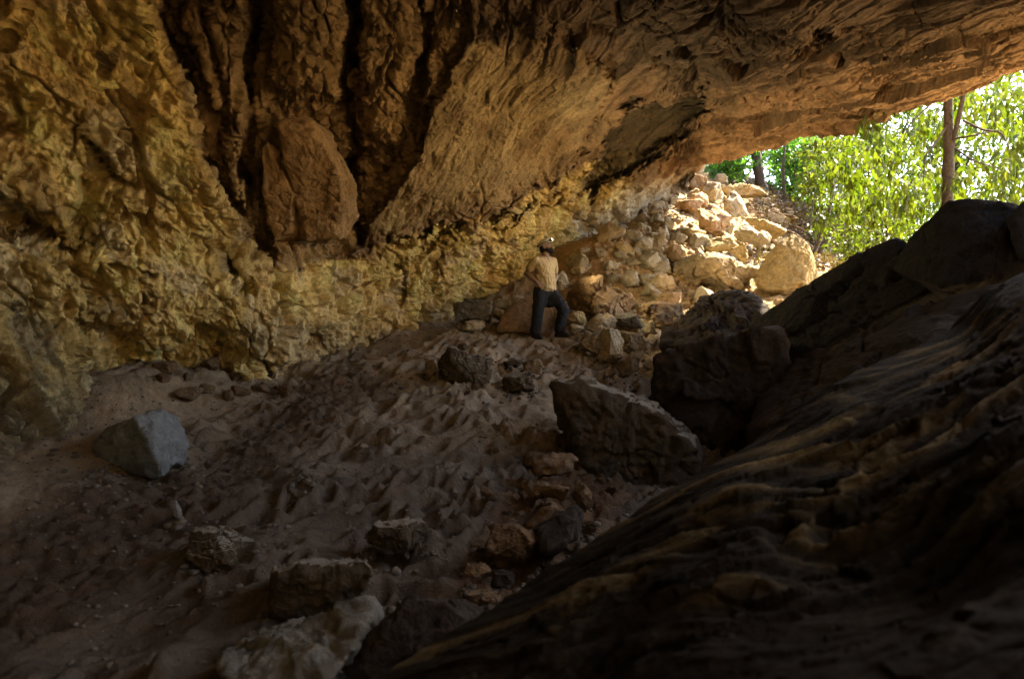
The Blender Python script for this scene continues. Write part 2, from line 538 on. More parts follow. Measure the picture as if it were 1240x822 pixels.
hw -= 0.07 * joints(aniso(wp, frame((0.8, 0.1, 0.6)), (1.1, 0.5, 0.5)), 47, 0.04)
pit = gnoise(wp2 * np.array([5.5, 5.5, 4.0]), 36)
hw -= 0.24 * sstep(0.25, 0.55, pit) * (0.3 + 0.7 * patch)
pit2 = gnoise(wp2 * np.array([13.0, 13.0, 9.0]), 37)
hw -= 0.08 * sstep(0.18, 0.5, pit2) * (0.4 + 0.6 * patch)
h += (w_wall * hw).astype(np.float32)
hr = 0.13 * facets(aniso(wp, fr_v, (2.2, 0.42, 0.5)), 41, 0.8, 0.5) + 0.06 * facets(aniso(wp2, fr_v, (0.9, 0.22, 0.26)), 42, 0.9, 0.5, 0.3, 0.08) + 0.035 * facets(aniso(wp2, fr_v, (0.3, 0.10, 0.10)), 44, 0.9, 0.5) \
    + 0.06 * fbm(bs * 1.4, 3, 43, 0.5) + 0.012 * fbm(bs * 12, 3, 48, 0.6)
hr -= 0.22 * joints(aniso(warp(bs, 0.12, 0.6, 49), fr_v, (3.0, 0.55, 0.6)), 40, 0.045)
hr -= 0.08 * joints(aniso(warp(bs, 0.12, 0.6, 58), fr_v, (1.0, 0.30, 0.3)), 59, 0.05)
h += (w_rec * hr).astype(np.float32)
hl = 0.15 * facets(aniso(wp, frame((1, 0.2, 0.2)), (0.9, 0.6, 0.5)), 51, 0.8, 0.5, 0.2, 0.08) + 0.07 * facets(wp2 / 0.26, 52, 0.9, 0.5, 0.2, 0.08) + 0.025 * facets(wp2 / 0.09, 54, 0.9, 0.5) + 0.10 * fbm(bs * 1.8, 4, 53, 0.5)
hl -= 0.08 * sstep(0.18, 0.5, pit2)
hl -= 0.24 * joints(aniso(wp, frame((1, 0.4, 0.1)), (1.6, 0.5, 0.45)), 55, 0.05)
hl -= 0.10 * joints(aniso(wp, fr_v, (0.9, 0.5, 0.5)), 56, 0.04)
h += (w_low * hl).astype(np.float32)
hs = 0.030 * facets(aniso(wp, fr_bed, (2.6, 0.30, 0.4)), 61, 0.6, 0.6) + 0.020 * facets(aniso(wp2, fr_bed, (1.4, 0.14, 0.18)), 62, 0.8, 0.6) + 0.010 * fbm(aniso(wp2, fr_bed, (0.9, 0.07, 0.10)), 3, 63) + 0.07 * fbm(bs * 0.6, 3, 64)
hs -= 0.09 * joints(aniso(wp, fr_bed, (3.2, 0.34, 0.4)), 69, 0.05) * sstep(-0.1, 0.3, fbm(bs * 1.2, 2, 70))
hs += (1 - patch) * 0.05 * facets(aniso(wp2, fr_bed, (0.7, 0.24, 0.28)), 78, 0.9, 0.5, 0.25, 0.06)
hs -= 0.03 * joints(aniso(wp2, fr_bed, (1.4, 0.11, 0.14)), 74, 0.07)
h += (w_slab * hs).astype(np.float32)
hc = 0.20 * facets(aniso(wp, fr_ceil, (2.6, 0.8, 0.8)), 65, 0.8, 0.5) + (0.3 + 0.7 * patch) * 0.09 * facets(aniso(wp2, fr_ceil, (0.9, 0.26, 0.3)), 66, 0.9, 0.5, 0.25, 0.06) + (0.4 + 0.6 * patch) * 0.05 * facets(aniso(wp2, fr_ceil, (0.34, 0.10, 0.12)), 67, 0.9, 0.5) \
    + 0.12 * big_n + 0.02 * fbm(aniso(bs, fr_ceil, (0.30, 0.06, 0.08)), 4, 68, 0.6)
hc -= 0.24 * joints(aniso(wp, fr_ceil, (3.0, 0.5, 0.6)), 72, 0.045)
hc -= 0.07 * joints(aniso(wp, frame((0.9, 0.35, 0.1)), (1.2, 0.45, 0.5)), 73, 0.045)
hc -= 0.05 * sstep(0.25, 0.5, pit2) * patch
h += (w_ceil * hc * (1 - 0.6 * w_fac)).astype(np.float32)
hj = 0.14 * facets(wp / 0.6, 75, 0.8, 0.5, 0.2, 0.08) + 0.07 * facets(wp2 / 0.25, 76, 0.9, 0.5, 0.2, 0.08) + 0.15 * fbm(bs * 1.5, 5, 77, 0.55)
h += (w_jamb * hj).astype(np.float32)
# calm on the flanks of the big steps
dg_ = dep.reshape(NR, len(cols))
gxx = np.gradient(dg_, axis=1) / np.gradient(PX, axis=1); gyy = np.gradient(dg_, axis=0) / np.minimum(np.gradient(PY, axis=0), -1e-3)
steep = np.sqrt(gxx ** 2 + gyy ** 2).ravel() * F / D
h = h / (1 + (steep / 6.0) ** 2)

X = pos.reshape(NR, len(cols), 3)
# normals of a softened surface, facing the cave
N = grid_normals(X)
flip = (N * X).sum(2, keepdims=True) > 0
N = np.where(flip, -N, N)
for _ in range(4):
    N[1:-1, 1:-1] = (N[1:-1, 1:-1] * 2 + N[:-2, 1:-1] + N[2:, 1:-1] + N[1:-1, :-2] + N[1:-1, 2:]) / 6
N /= np.linalg.norm(N, axis=2, keepdims=True) + 1e-9
# never let the texture walk towards the viewer at grazing steps
view = -X / np.linalg.norm(X, axis=2, keepdims=True)
N = N + 0.35 * view
N /= np.linalg.norm(N, axis=2, keepdims=True)
X = X + N * h.reshape(NR, len(cols), 1)

# ---- minerals (base colours of the dry rock, some light and shade put in)
def lerp(a, b, t): return a * (1 - t[:, None]) + np.array(b) * t[:, None]
mc = np.tile(np.array([0.25, 0.165, 0.10]), (len(q), 1))
big = fbm(bs * 0.55, 4, 81)
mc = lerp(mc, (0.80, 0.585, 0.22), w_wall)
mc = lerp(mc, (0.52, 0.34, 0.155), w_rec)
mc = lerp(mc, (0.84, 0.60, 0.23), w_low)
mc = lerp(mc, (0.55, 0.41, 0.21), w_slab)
mc = lerp(mc, (0.66, 0.56, 0.40), w_jamb)
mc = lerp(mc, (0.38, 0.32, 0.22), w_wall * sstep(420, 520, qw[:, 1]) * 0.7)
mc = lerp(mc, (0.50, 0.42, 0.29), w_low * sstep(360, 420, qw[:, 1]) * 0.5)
mc = lerp(mc, (0.44, 0.265, 0.135), w_ceil * sstep(60, 130, qw[:, 1]) * 0.5)
mc *= (1 - 0.45 * sstep(170, -30, q[:, 1]) * (w_ceil + w_rec + 0.7 * w_slab))[:, None]  # upper beds darker, with the fall-off of light overhead put into the colour
lipd = np.repeat(bot[None, :], NR, 0).ravel() - q[:, 1]
mc = lerp(mc, (0.58, 0.37, 0.20), w_ceil * sstep(110, 10, lipd) * 0.8 * sstep(820, 860, q[:, 0]))  # lip paled: bounce light from the ground outside put into its colour
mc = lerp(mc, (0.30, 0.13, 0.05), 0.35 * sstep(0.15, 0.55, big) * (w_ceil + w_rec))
mc = lerp(mc, (0.46, 0.30, 0.12), w_wall * 0.6 * sstep(0.0, 0.5, fbm(aniso(wp, fr_wall, (1.6, 0.4, 0.4)), 4, 83)))
mc = lerp(mc, (0.62, 0.55, 0.40), (w_wall + w_low) * 0.5 * sstep(0.15, 0.55, fbm(aniso(wp, fr_wall, (0.9, 0.5, 0.5)) + 40, 4, 84)))
mc = lerp(mc, (0.36, 0.22, 0.10), w_slab * 0.6 * sstep(0.05, 0.5, fbm(aniso(wp, fr_bed, (1.6, 0.35, 0.4)), 4, 85)))
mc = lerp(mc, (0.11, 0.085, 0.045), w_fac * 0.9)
mc *= (1 + 0.22 * fbm(wp * 1.7, 4, 82))[:, None]
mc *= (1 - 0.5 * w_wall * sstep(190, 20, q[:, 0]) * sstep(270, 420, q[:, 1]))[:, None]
mc *= (1 + 0.28 * w_wall + 0.25 * w_low + 0.1 * w_slab)[:, None]
mc = np.clip(mc, 0.02, 0.98)

# ---- the lip of the mouth turns up and outward into the cliff above
lip = X[0].copy()
lipcol = mc.reshape(NR, len(cols), 3)[0]
out_rows, out_cols = [], []
is_lip = sstep(835, 850, cols)[:, None]
nr_out = 26
for k in range(nr_out, 0, -1):
    t = k / nr_out
    off = np.stack([np.full(len(cols), 0.25 * t ** 0.5 + 2.0 * t ** 1.5), np.full(len(cols), 0.15 * t), np.full(len(cols), 0.06 * t + 7.0 * t ** 1.7)], 1)
    off2 = np.stack([np.zeros(len(cols)), np.full(len(cols), 0.6 * t), np.full(len(cols), -2.0 * t)], 1)
    pnt = lip + off * is_lip + off2 * (1 - is_lip)
    pnt += (0.22 * facets(pnt / 0.55, 91, 0.6, 0.5)[:, None]) * np.array([0.5, 0.2, 0.3]) * min(1, 4 * t)
    out_rows.append(pnt); out_cols.append(lipcol)
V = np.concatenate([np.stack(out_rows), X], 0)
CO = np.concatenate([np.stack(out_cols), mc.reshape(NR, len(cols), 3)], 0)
nr_all = V.shape[0]
fa = grid_faces(nr_all, len(cols))[:, ::-1]
# wall and ceiling part company along the left edge of the great slab and its underside
crest = np.interp(cols, [-900, 0, 178, 192, 260, 345, 420, 480, 540, 600, 660, 700, 740, 790, 845, 2400], [-280, -280, -130, -130, -130, 322, 302, 286, 276, 256, 230, 232, 240, 222, 206, 2000])
# in the fissured bay the wall reaches up to the slab edge
crest = np.where((cols > 192) & (cols < 572), np.interp(cols, [192, 400, 440, 497, 543, 572], [-600, -600, 282, 214, 100, 42]), crest)
PYall = np.concatenate([np.repeat(bot[None, :], nr_out, 0), PY], 0)
iswall = (PYall > crest[None, :]) & (np.repeat(cols[None, :], nr_all, 0) < 848)
# cells belong to the wall by their first corner
fw = iswall.ravel()[grid_faces(nr_all, len(cols))[:, 0]]


def sub_mesh(name, sel):
    f = fa[sel]
    u, inv = np.unique(f, return_inverse=True)
    return mesh_from(name, V.reshape(-1, 3)[u], inv.reshape(-1, 4), M['cave'], True, CO.reshape(-1, 3)[u])


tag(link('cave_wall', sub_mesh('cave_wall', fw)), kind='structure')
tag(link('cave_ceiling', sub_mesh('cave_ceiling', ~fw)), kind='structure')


# unseen sheet added behind the cave wall to stop sun and sky leaking through
jj = np.where((cols > 40) & (cols < 690))[0][::8]
ii = np.arange(0, NR, 8)
ray = pos.reshape(NR, len(cols), 3)[ii][:, jj] / D2.reshape(NR, len(cols))[ii][:, jj][..., None]
db = D.reshape(NR, len(cols))[ii][:, jj]
HV = ray * (db * 1.05 + 2.6)[..., None]
HV = HV + (0.3 * fbm(HV.reshape(-1, 3) * 0.6, 3, 95)).reshape(HV.shape[:2])[..., None]
tag(link('light_leak_sheet', mesh_from('light_leak_sheet', HV.reshape(-1, 3), grid_faces(len(ii), len(jj)), M['cave'], True, np.tile(np.array([0.3, 0.25, 0.14]), (HV.shape[0] * HV.shape[1], 1)))), kind='structure')


def rough_sheet(name, fn, n1, n2, mat, colour):
    uu, vv = np.meshgrid(np.linspace(0, 1, n1), np.linspace(0, 1, n2))
    p = fn(uu.ravel(), vv.ravel())
    p = p + 0.25 * np.stack([fbm(p * 0.8, 4, 101), fbm(p * 0.8 + 9, 4, 102), fbm(p * 0.8 - 9, 4, 103)], 1)
    return mesh_from(name, p, grid_faces(n2, n1), mat, True, np.tile(np.array(colour), (len(p), 1)))


# unseen rock sheets behind the camera, put in to block and steer the light
back = [
    ('cave_ceiling', lambda u, v: np.stack([-8 + u * (8 + np.interp(-2.9 + v * 6.4, [-2.9, 1.0, 3.5], [3.0, 4.0, 5.8])), -2.9 + v * 6.4, 4.7 + 0 * u], 1)),
    ('cave_wall', lambda u, v: np.stack([-6.5 + v * 12.0, -2.2 + 0.8 * np.sin(v * 4), -3 + u * 8.2], 1)),
    ('cave_wall', lambda u, v: np.stack([5.3 + v * 1.6, -2.3 + v * 2.2, -3 + u * 9.5], 1)),
    ('cave_wall', lambda u, v: np.stack([-5.6 + 0.8 * np.sin(v * 5), -9 + v * 12.5, -3 + u * 8.2], 1)),
]
for nm, fn in back:
    tag(link(nm, rough_sheet(nm, fn, 60, 60, M['cave'], (0.62, 0.48, 0.24))), kind='structure')  # pale colour chosen to reflect more light into the cave

# ------------------------------------------------------------------ ground
gp = [P(*a) for a in [
    (0, 822, 3.7), (150, 822, 3.6), (300, 822, 3.5), (450, 822, 3.45), (0, 700, 4.8), (200, 700, 4.75), (400, 700, 4.8), (600, 740, 4.35), (0, 600, 5.6), (170, 580, 6.6), (300, 600, 6.2), (450, 600, 6.3), (620, 620, 6.0),
    (0, 556, 6.5), (80, 490, 7.9), (150, 458, 8.5), (250, 468, 9.2), (340, 474, 9.7), (270, 510, 8.2), (400, 520, 8.2), (420, 440, 11.3), (540, 395, 13.8),
    (520, 500, 8.8), (620, 520, 8.4), (560, 440, 10.6), (640, 450, 10.6), (650, 411, 12.0), (700, 408, 12.2), (600, 400, 12.8), (760, 420, 12.0), (690, 335, 15.3), (705, 305, 15.6), (725, 288, 16.4), (765, 276, 17.6), (800, 262, 19.0), (720, 400, 12.8),
    (640, 372, 14.8), (800, 390, 13.4), (760, 310, 18.0), (870, 350, 15.2), (850, 285, 19.0), (845, 222, 23.5), (930, 238, 25.0), (985, 330, 15.6), (920, 300, 18.5), (1000, 290, 21.0), (960, 245, 25.5)]]
gp += [(1.3, 7.0, -1.62), (0.9, 6.2, -1.65), (2.4, 8.4, -1.35), (3.0, 9.6, -0.9), (3.4, 11.0, -0.3), (5.2, 12.5, 0.5), (1.0, 4.5, -1.6), (2.5, 3.0, -1.5), (4.5, 5.5, -0.4), (6.5, 9.0, -0.1), (5.5, 2.0, -0.6), (9.5, 8.0, -0.6), (9.5, 14.0, 0.4), (14, 10, -1.2), (14, 20, 0.8),
       (-6, 2, -1.9), (-2, 0, -1.8), (2, -1, -1.7), (6, -4, -1.2), (3, -3, -1.0), (-4, -4, -1.0), (0, -7, -0.5), (5, -6, 1.2), (9, -5, 3.0), (-6, -8, -0.5), (0, -12, 1.0), (8, -10, 6.0), (-8, -12, 1.0), (14, -6, 6.0), (20, 0, 3.0), (13, 3, -0.2), (11, -1, 0.8), (6.5, 28, 8.0), (2, 30, 9.0), (-4, 26, 7.0), (10, 34, 8.5), (14, 30, 5.0), (20, 40, 4.0), (-8, 12, 0.0), (-6, 18, 2.5), (-1, 20, 3.5), (30, 25, -2.0),
       (60, 60, -4), (-60, 60, 20), (-60, -60, 0), (60, -60, 6), (0, 70, 18), (25, 70, 2)]
ground_tps = TPS([(p[0], p[1]) for p in gp], [p[2] for p in gp], 10.0, 2e-3)


def ground_base(x, y):
    z = ground_tps(np.stack([x, y], 1))
    rr = np.sqrt(x * x + y * y)
    far = sstep(45, 90, rr)
    return z * (1 - far) + far * (-6 + 0 * z)


def axis(lo, hi, a, b, fine, coarse_n):
    s = np.linspace(0, 1, coarse_n + 1)[1:] ** 2.2
    return np.concatenate([(a - (a - lo) * s)[::-1], np.arange(a, b, fine), b + (hi - b) * s])


gx = axis(-2500, 2500, -5.2, 6.0, 0.024, 70)
gx = np.concatenate([gx[gx < 5.99], np.arange(6.0, 13.0, 0.07), gx[gx > 13.0]])
gy = axis(-2500, 2500, 2.4, 14.5, 0.026, 70)
gy = np.concatenate([gy[gy < 14.45], np.arange(14.5, 30.0, 0.06), gy[gy > 30.0]])
GX, GY = np.meshgrid(gx, gy)
x, y = GX.ravel(), GY.ravel()
z = ground_base(x, y)
p2 = np.stack([x, y, 0 * x], 1)
near = sstep(45, 25, np.sqrt(x * x + y * y))
z += near * (0.10 * fbm(p2 * 0.7, 4, 201))
inside = sstep(7.5, 6.0, x) * sstep(19, 15, y) * sstep(-1, 1.5, y)
# projected place of every ground point is only used to decide what kind of soil lies where
gpx = CX + F * x / np.maximum(y, 0.5)
gpy = CY - F * z / np.maximum(y, 0.5)
gq = np.stack([gpx, gpy], 1)
bank = sstep(14, -14, poly_sd(gq, [(-40, 640), (40, 500), (130, 448), (230, 460), (345, 470), (300, 492), (225, 510), (235, 560), (100, 590), (30, 640)]))
bank = np.maximum(bank, sstep(8, -8, poly_sd(gq, [(410, 445), (520, 395), (560, 398), (500, 420), (420, 452)])))
crumb = sstep(30, -20, poly_sd(gq, [(-60, 700), (60, 590), (240, 570), (345, 478), (430, 440), (470, 470), (330, 560), (200, 660), (60, 780), (-60, 800)]))
rubble = sstep(20, -20, poly_sd(gq, [(650, 560), (720, 540), (770, 600), (640, 720), (560, 760), (560, 690)]))
talus = sstep(0, 1, (y - 12.3) * 0.8) * sstep(0.2, 1.0, x - 0.4)
trod = inside * (1 - bank) * (1 - talus)
# trodden sand: scuffs drawn out down the slope
fr_sand = frame((0.72, 0.69, 0.0))
wps = warp(p2, 0.45, 1.1, 205)
s1 = aniso(wps, fr_sand, (0.75, 0.34, 1.0))
s2 = aniso(warp(p2, 0.2, 0.5, 206), fr_sand, (0.34, 0.18, 1.0))
worn = sstep(-0.35, 0.25, fbm(p2 * 0.9, 3, 207))
scuff = 0.08 * ridged(s1, 2, 211, 0.5) + (0.25 + 0.75 * worn) * 0.06 * ridged(s2, 2, 212, 0.5) + 0.07 * fbm(p2 * 1.3, 3, 213)
dent = 0
for k_, (len_, wid_, dep_, ang_) in enumerate(((0.40, 0.22, 0.11, 0.75), (0.34, 0.20, 0.09, 0.3), (0.36, 0.19, 0.09, 1.35))):
    fr_k = frame((math.cos(ang_), math.sin(ang_), 0.0))
    f1, f2, hh, vv = worley(aniso(warp(p2, 0.06, 0.3, 215 + k_), fr_k, (len_ * 1.35, wid_ * 1.35, 1.0)) + np.array([0, 0, 0.5]), 216 + 9 * k_)
    live = ((hh >> np.uint32(9)) & np.uint32(7)) < 4
    dent = dent + live * (-dep_ * sstep(0.40, 0.16, f1) + 0.4 * dep_ * np.exp(-((f1 - 0.46) / 0.08) ** 2)) * (0.35 + 0.65 * worn)
z += trod * (scuff - 0.09 + dent) * (1 - 0.5 * crumb) * (1 - 0.4 * rubble)
z += trod * (0.010 * fbm(p2 * 14, 4, 217, 0.6) + 0.010 * worn * facets(p2 / 0.06 + 0.5, 218, 0.9, 0.5))
# fine rills on the sand banked against the wall
z += inside * bank * (0.014 * ridged(aniso(p2, frame((0.5, -0.86, 0)), (0.8, 0.07, 1.0)), 3, 221) + 0.02 * fbm(p2 * 3, 3, 222))
z += inside * crumb * (0.035 * facets(p2 / 0.10 + 0.5, 223, 0.8, 0.5) + 0.03 * fbm(p2 * 9, 4, 224))
z += near * np.maximum(rubble, talus) * (0.07 * facets(p2 / 0.30 + 0.5, 225, 0.8, 0.5) + 0.04 * facets(p2 / 0.12 + 0.5, 226, 0.8, 0.5))
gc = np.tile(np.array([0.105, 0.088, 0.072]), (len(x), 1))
gc = lerp(gc, (0.36, 0.31, 0.24), trod * sstep(5.5, 11.5, y))  # sand paled towards the person, standing in for light on the floor
gc = lerp(gc, (0.34, 0.29, 0.22), bank)
gc = lerp(gc, (0.08, 0.055, 0.036), crumb * 0.8)
gc = lerp(gc, (0.12, 0.075, 0.04), rubble)
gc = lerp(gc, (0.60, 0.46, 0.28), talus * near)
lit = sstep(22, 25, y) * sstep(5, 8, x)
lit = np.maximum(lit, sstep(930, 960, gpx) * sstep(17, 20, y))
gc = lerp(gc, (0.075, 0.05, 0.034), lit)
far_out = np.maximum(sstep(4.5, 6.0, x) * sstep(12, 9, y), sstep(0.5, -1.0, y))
gc = lerp(gc, (0.74, 0.60, 0.38), far_out)  # unseen ground outside, made pale to bounce sunlight into the cave
gc = lerp(gc, (0.20, 0.20, 0.09), sstep(35, 60, np.sqrt(x * x + y * y)))
gc *= (1 + 0.22 * fbm(p2 * 2.3, 4, 231))[:, None]
gc *= np.array([1.07, 0.97, 0.85])
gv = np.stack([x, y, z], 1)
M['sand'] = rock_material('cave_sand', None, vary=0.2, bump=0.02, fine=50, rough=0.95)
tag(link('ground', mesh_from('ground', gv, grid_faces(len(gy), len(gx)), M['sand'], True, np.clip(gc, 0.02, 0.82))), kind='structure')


def ground_z(px_, py_):
    i = np.clip(np.searchsorted(gy, py_) - 1, 0, len(gy) - 2)
    j = np.clip(np.searchsorted(gx, px_) - 1, 0, len(gx) - 2)
    Z = z.reshape(len(gy), len(gx))
    ty = (py_ - gy[i]) / (gy[i + 1] - gy[i]); tx = (px_ - gx[j]) / (gx[j + 1] - gx[j])
    return (Z[i, j] * (1 - tx) + Z[i, j + 1] * tx) * (1 - ty) + (Z[i + 1, j] * (1 - tx) + Z[i + 1, j + 1] * tx) * ty


# ------------------------------------------------------------------ rocks
_ico = {}


def ico(k):
    if k not in _ico:
        bm = bmesh.new()
        bmesh.ops.create_icosphere(bm, subdivisions=k, radius=1.0)
        v = np.array([a.co[:] for a in bm.verts]); f = np.array([[b.index for b in a.verts] for a in bm.faces])
        bm.free()
        v /= np.linalg.norm(v, axis=1, keepdims=True)
        _ico[k] = (v, f)
    return _ico[k]


def hull_planes(pts):
    bm = bmesh.new()
    for p in pts: bm.verts.new(p)
    r = bmesh.ops.convex_hull(bm, input=bm.verts)
    bm.normal_update()
    out = [(np.array(f.normal[:]), float(f.normal.dot(f.verts[0].co))) for f in bm.faces]
    bm.free()
    return out


def planes_shape(planes, k, p=26.0):
    """star-shaped solid bounded by planes, edges a little worn"""
    v, f = ico(k)
    acc = np.zeros(len(v))
    for n, d in planes:
        c = np.maximum(v @ n, 0) / max(d, 1e-3)
        acc += c ** p
    return v * (acc ** (-1 / p))[:, None], f


def random_planes(seed, n=11):
    r = np.random.default_rng(seed)
    out = []
    for i in range(n):
        a = r.normal(size=3); a /= np.linalg.norm(a)
        out.append((a, r.uniform(0.55, 1.0)))
    for a in ((1, 0, 0), (-1, 0, 0), (0, 1, 0), (0, -1, 0), (0, 0, 1), (0, 0, -1)):
        a = np.array(a, float) + r.normal(size=3) * 0.22; a /= np.linalg.norm(a)
        out.append((a, r.uniform(0.7, 1.0)))
    return out


def rough_up(v, f, seed, size, amp=1.0):
    """broken surface on a solid, amplitude in metres from its size"""
    n = np.zeros_like(v)
    fn = np.cross(v[f[:, 1]] - v[f[:, 0]], v[f[:, 2]] - v[f[:, 0]])
    for k in range(3): np.add.at(n, f[:, k], fn)
    n /= np.linalg.norm(n, axis=1, keepdims=True) + 1e-12
    s = size
    w = warp(v / s, 0.05, 0.35, seed)
    h = 0.075 * facets(w / 0.5, seed + 1, 0.9, 0.5) + 0.03 * facets(w / 0.18, seed + 2, 0.9, 0.5) + 0.012 * facets(w / 0.07, seed + 5, 0.9, 0.5) + 0.03 * fbm(w * 2, 2, seed + 3) - 0.05 * (1 - sstep(0, 0.04, np.abs(fbm(w * 1.3, 2, seed + 6)))) + 0.012 * fbm(w * 12, 3, seed + 4, 0.6)
    return v + n * (h * s * amp)[:, None]


def rock_mesh(name, dims, seed, k=4, mat=None, npl=11, amp=1.0):
    v, f = planes_shape(random_planes(seed, npl), k, 70.0)
    lo, hi = v.min(0), v.max(0)
    v = (v - (lo + hi) / 2) / (hi - lo) * np.array(dims)
    v = rough_up(v, f, seed, float(np.mean(sorted(dims)[1:])), amp)
    return mesh_from(name, v, f, mat)


def hull_rock(name, pts, seed, k=6, mat=None, amp=0.6, p=40.0):
    pts = np.array(pts, float)
    c = (pts.min(0) + pts.max(0)) / 2
    v, f = planes_shape(hull_planes([tuple(a - c) for a in pts]), k, p)
    v = rough_up(v, f, seed, float(np.mean(sorted(np.ptp(pts, 0))[1:])) * 0.5, amp)
    return mesh_from(name, v, f, mat), tuple(c)


def boulder(px0, px1, py0, py1, d, label, mat, seed, roll=0.0, yaw=None, thick=0.9, k=5, name='boulder', cat='boulder', group=None, npl=11, amp=1.0):
    w = (px1 - px0) * d / F; hgt = (py1 - py0) * d / F
    a, b = abs(math.cos(R(roll))), abs(math.sin(R(roll)))
    # dimensions before the roll, so that the rolled stone fills the same width and height
    det = a * a - b * b
    if abs(det) > 0.35:
        W = max(0.35 * w, (a * w - b * hgt) / det); H = max(0.3 * hgt, (a * hgt - b * w) / det)
    else:
        W, H = w, hgt
    me = rock_mesh(name, (W, thick * 0.5 * (w + hgt), H), seed, k, M[mat], npl, amp)
    c = list(P((px0 + px1) / 2, (py0 + py1) / 2, d))
    if py0 > 425:      # stones bedded in the sand still show their tops
        c[2] = max(c[2], float(ground_z(np.array([c[0]]), np.array([c[1]]))[0]) + 0.12 * hgt)
    o = link(name, me, None, c)
    o.rotation_euler = (0, R(-roll), R(yaw if yaw is not None else 0))
    return tag(o, label, cat, group)


# ---- the dark slabs on the right
OFF = np.array((0.45, 0.40, -0.25))


def slab_thing(name, front, off, label, mat, seed, k=6, amp=0.45, cat='rock slab'):
    fr = [np.array(P(*a)) for a in front]
    me, c = hull_rock(name, fr + [a + np.array(off) for a in fr], seed, k, M[mat], amp)
    o = link(name, me, None, c)
    return tag(o, label, cat)


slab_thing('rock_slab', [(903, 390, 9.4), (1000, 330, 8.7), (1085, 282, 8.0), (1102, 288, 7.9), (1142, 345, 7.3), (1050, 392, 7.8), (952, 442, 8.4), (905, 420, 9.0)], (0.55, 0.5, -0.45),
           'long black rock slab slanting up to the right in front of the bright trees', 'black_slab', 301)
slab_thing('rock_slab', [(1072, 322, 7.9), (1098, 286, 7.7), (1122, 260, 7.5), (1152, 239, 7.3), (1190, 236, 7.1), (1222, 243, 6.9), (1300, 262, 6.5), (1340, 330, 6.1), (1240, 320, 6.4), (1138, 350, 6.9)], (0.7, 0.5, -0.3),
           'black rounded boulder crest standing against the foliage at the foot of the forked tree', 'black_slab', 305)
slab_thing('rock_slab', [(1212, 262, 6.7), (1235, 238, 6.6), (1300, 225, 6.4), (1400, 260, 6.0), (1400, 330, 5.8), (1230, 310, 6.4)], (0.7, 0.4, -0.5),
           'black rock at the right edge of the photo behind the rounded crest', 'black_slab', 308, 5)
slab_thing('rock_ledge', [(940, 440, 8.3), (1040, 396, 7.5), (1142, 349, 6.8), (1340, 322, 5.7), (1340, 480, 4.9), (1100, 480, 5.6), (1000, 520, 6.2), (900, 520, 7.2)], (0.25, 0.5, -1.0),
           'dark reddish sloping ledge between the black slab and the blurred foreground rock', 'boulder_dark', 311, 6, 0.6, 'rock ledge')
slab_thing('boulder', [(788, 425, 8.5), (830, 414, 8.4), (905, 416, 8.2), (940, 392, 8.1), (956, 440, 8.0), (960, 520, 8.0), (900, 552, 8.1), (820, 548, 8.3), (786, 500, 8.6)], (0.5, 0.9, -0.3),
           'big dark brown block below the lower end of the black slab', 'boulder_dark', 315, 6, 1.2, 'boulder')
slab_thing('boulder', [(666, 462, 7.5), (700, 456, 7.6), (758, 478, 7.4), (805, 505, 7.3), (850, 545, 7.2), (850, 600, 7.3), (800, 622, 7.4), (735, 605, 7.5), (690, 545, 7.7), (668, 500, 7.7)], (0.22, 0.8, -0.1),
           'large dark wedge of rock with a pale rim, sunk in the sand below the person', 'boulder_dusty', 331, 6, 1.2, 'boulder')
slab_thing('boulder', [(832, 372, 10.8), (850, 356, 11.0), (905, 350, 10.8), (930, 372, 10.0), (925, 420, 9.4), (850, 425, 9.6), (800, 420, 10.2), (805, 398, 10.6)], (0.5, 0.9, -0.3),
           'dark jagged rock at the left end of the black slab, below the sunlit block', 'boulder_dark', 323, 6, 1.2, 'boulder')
# ---- the two brown flakes in the fissured bay
slab_thing('rock_flake', [(331, 150, 9.0), (345, 138, 9.1), (375, 140, 9.2), (388, 165, 9.2), (408, 205, 9.5), (416, 250, 9.9), (405, 285, 10.2), (362, 288, 10.2), (358, 245, 9.7), (350, 200, 9.4)], (0.1, 0.6, 0.0),
           'tall reddish brown flake, the broader of the two in the fissured bay of the wall', 'flake', 341, 6, 0.9, 'rock flake')
slab_thing('rock_flake', [(314, 176, 9.2), (322, 172, 9.2), (340, 205, 9.4), (354, 235, 9.6), (350, 280, 10.0), (330, 292, 10.1), (318, 240, 9.6)], (0.1, 0.55, 0.0),
           'narrow reddish brown flake beside the broader one in the fissured bay', 'flake', 345, 6, 0.9, 'rock flake')

# ---- the blurred rock under the camera
edge = np.array([(250, 960, 2.1), (440, 832, 2.4), (500, 795, 2.55), (560, 757, 2.7), (640, 705, 3.0), (740, 635, 3.4), (820, 585, 3.7), (900, 543, 4.0), (1000, 470, 4.3), (1040, 450, 4.45), (1100, 425, 4.6), (1165, 388, 4.8), (1195, 352, 4.8), (1240, 326, 4.7), (1340, 285, 4.4), (1600, 210, 3.6)], float)
fpts = [tuple(e) for e in edge] + [(1240, 822, 0.95), (1240, 600, 1.6), (1240, 450, 2.7), (850, 822, 1.45), (1000, 650, 2.2), (620, 822, 1.95), (1450, 700, 1.15), (1000, 1000, 0.9), (1400, 1050, 0.7), (600, 1050, 1.2), (740, 700, 2.5),
                                   (900, 590, 2.9), (1050, 520, 3.2), (1120, 700, 1.6)]
fd = TPS([(a, b) for a, b, c in fpts], [1 / c for a, b, c in fpts], 300.0, 1e-4)
fc = np.linspace(250, 1600, 420)
et = np.interp(fc, edge[:, 0], edge[:, 1])
nf = 360
fx = np.repeat(fc[None], nf, 0)
fy = et[None] + (1080 - et[None]) * (np.linspace(0, 1, nf)[:, None] ** 1.15)
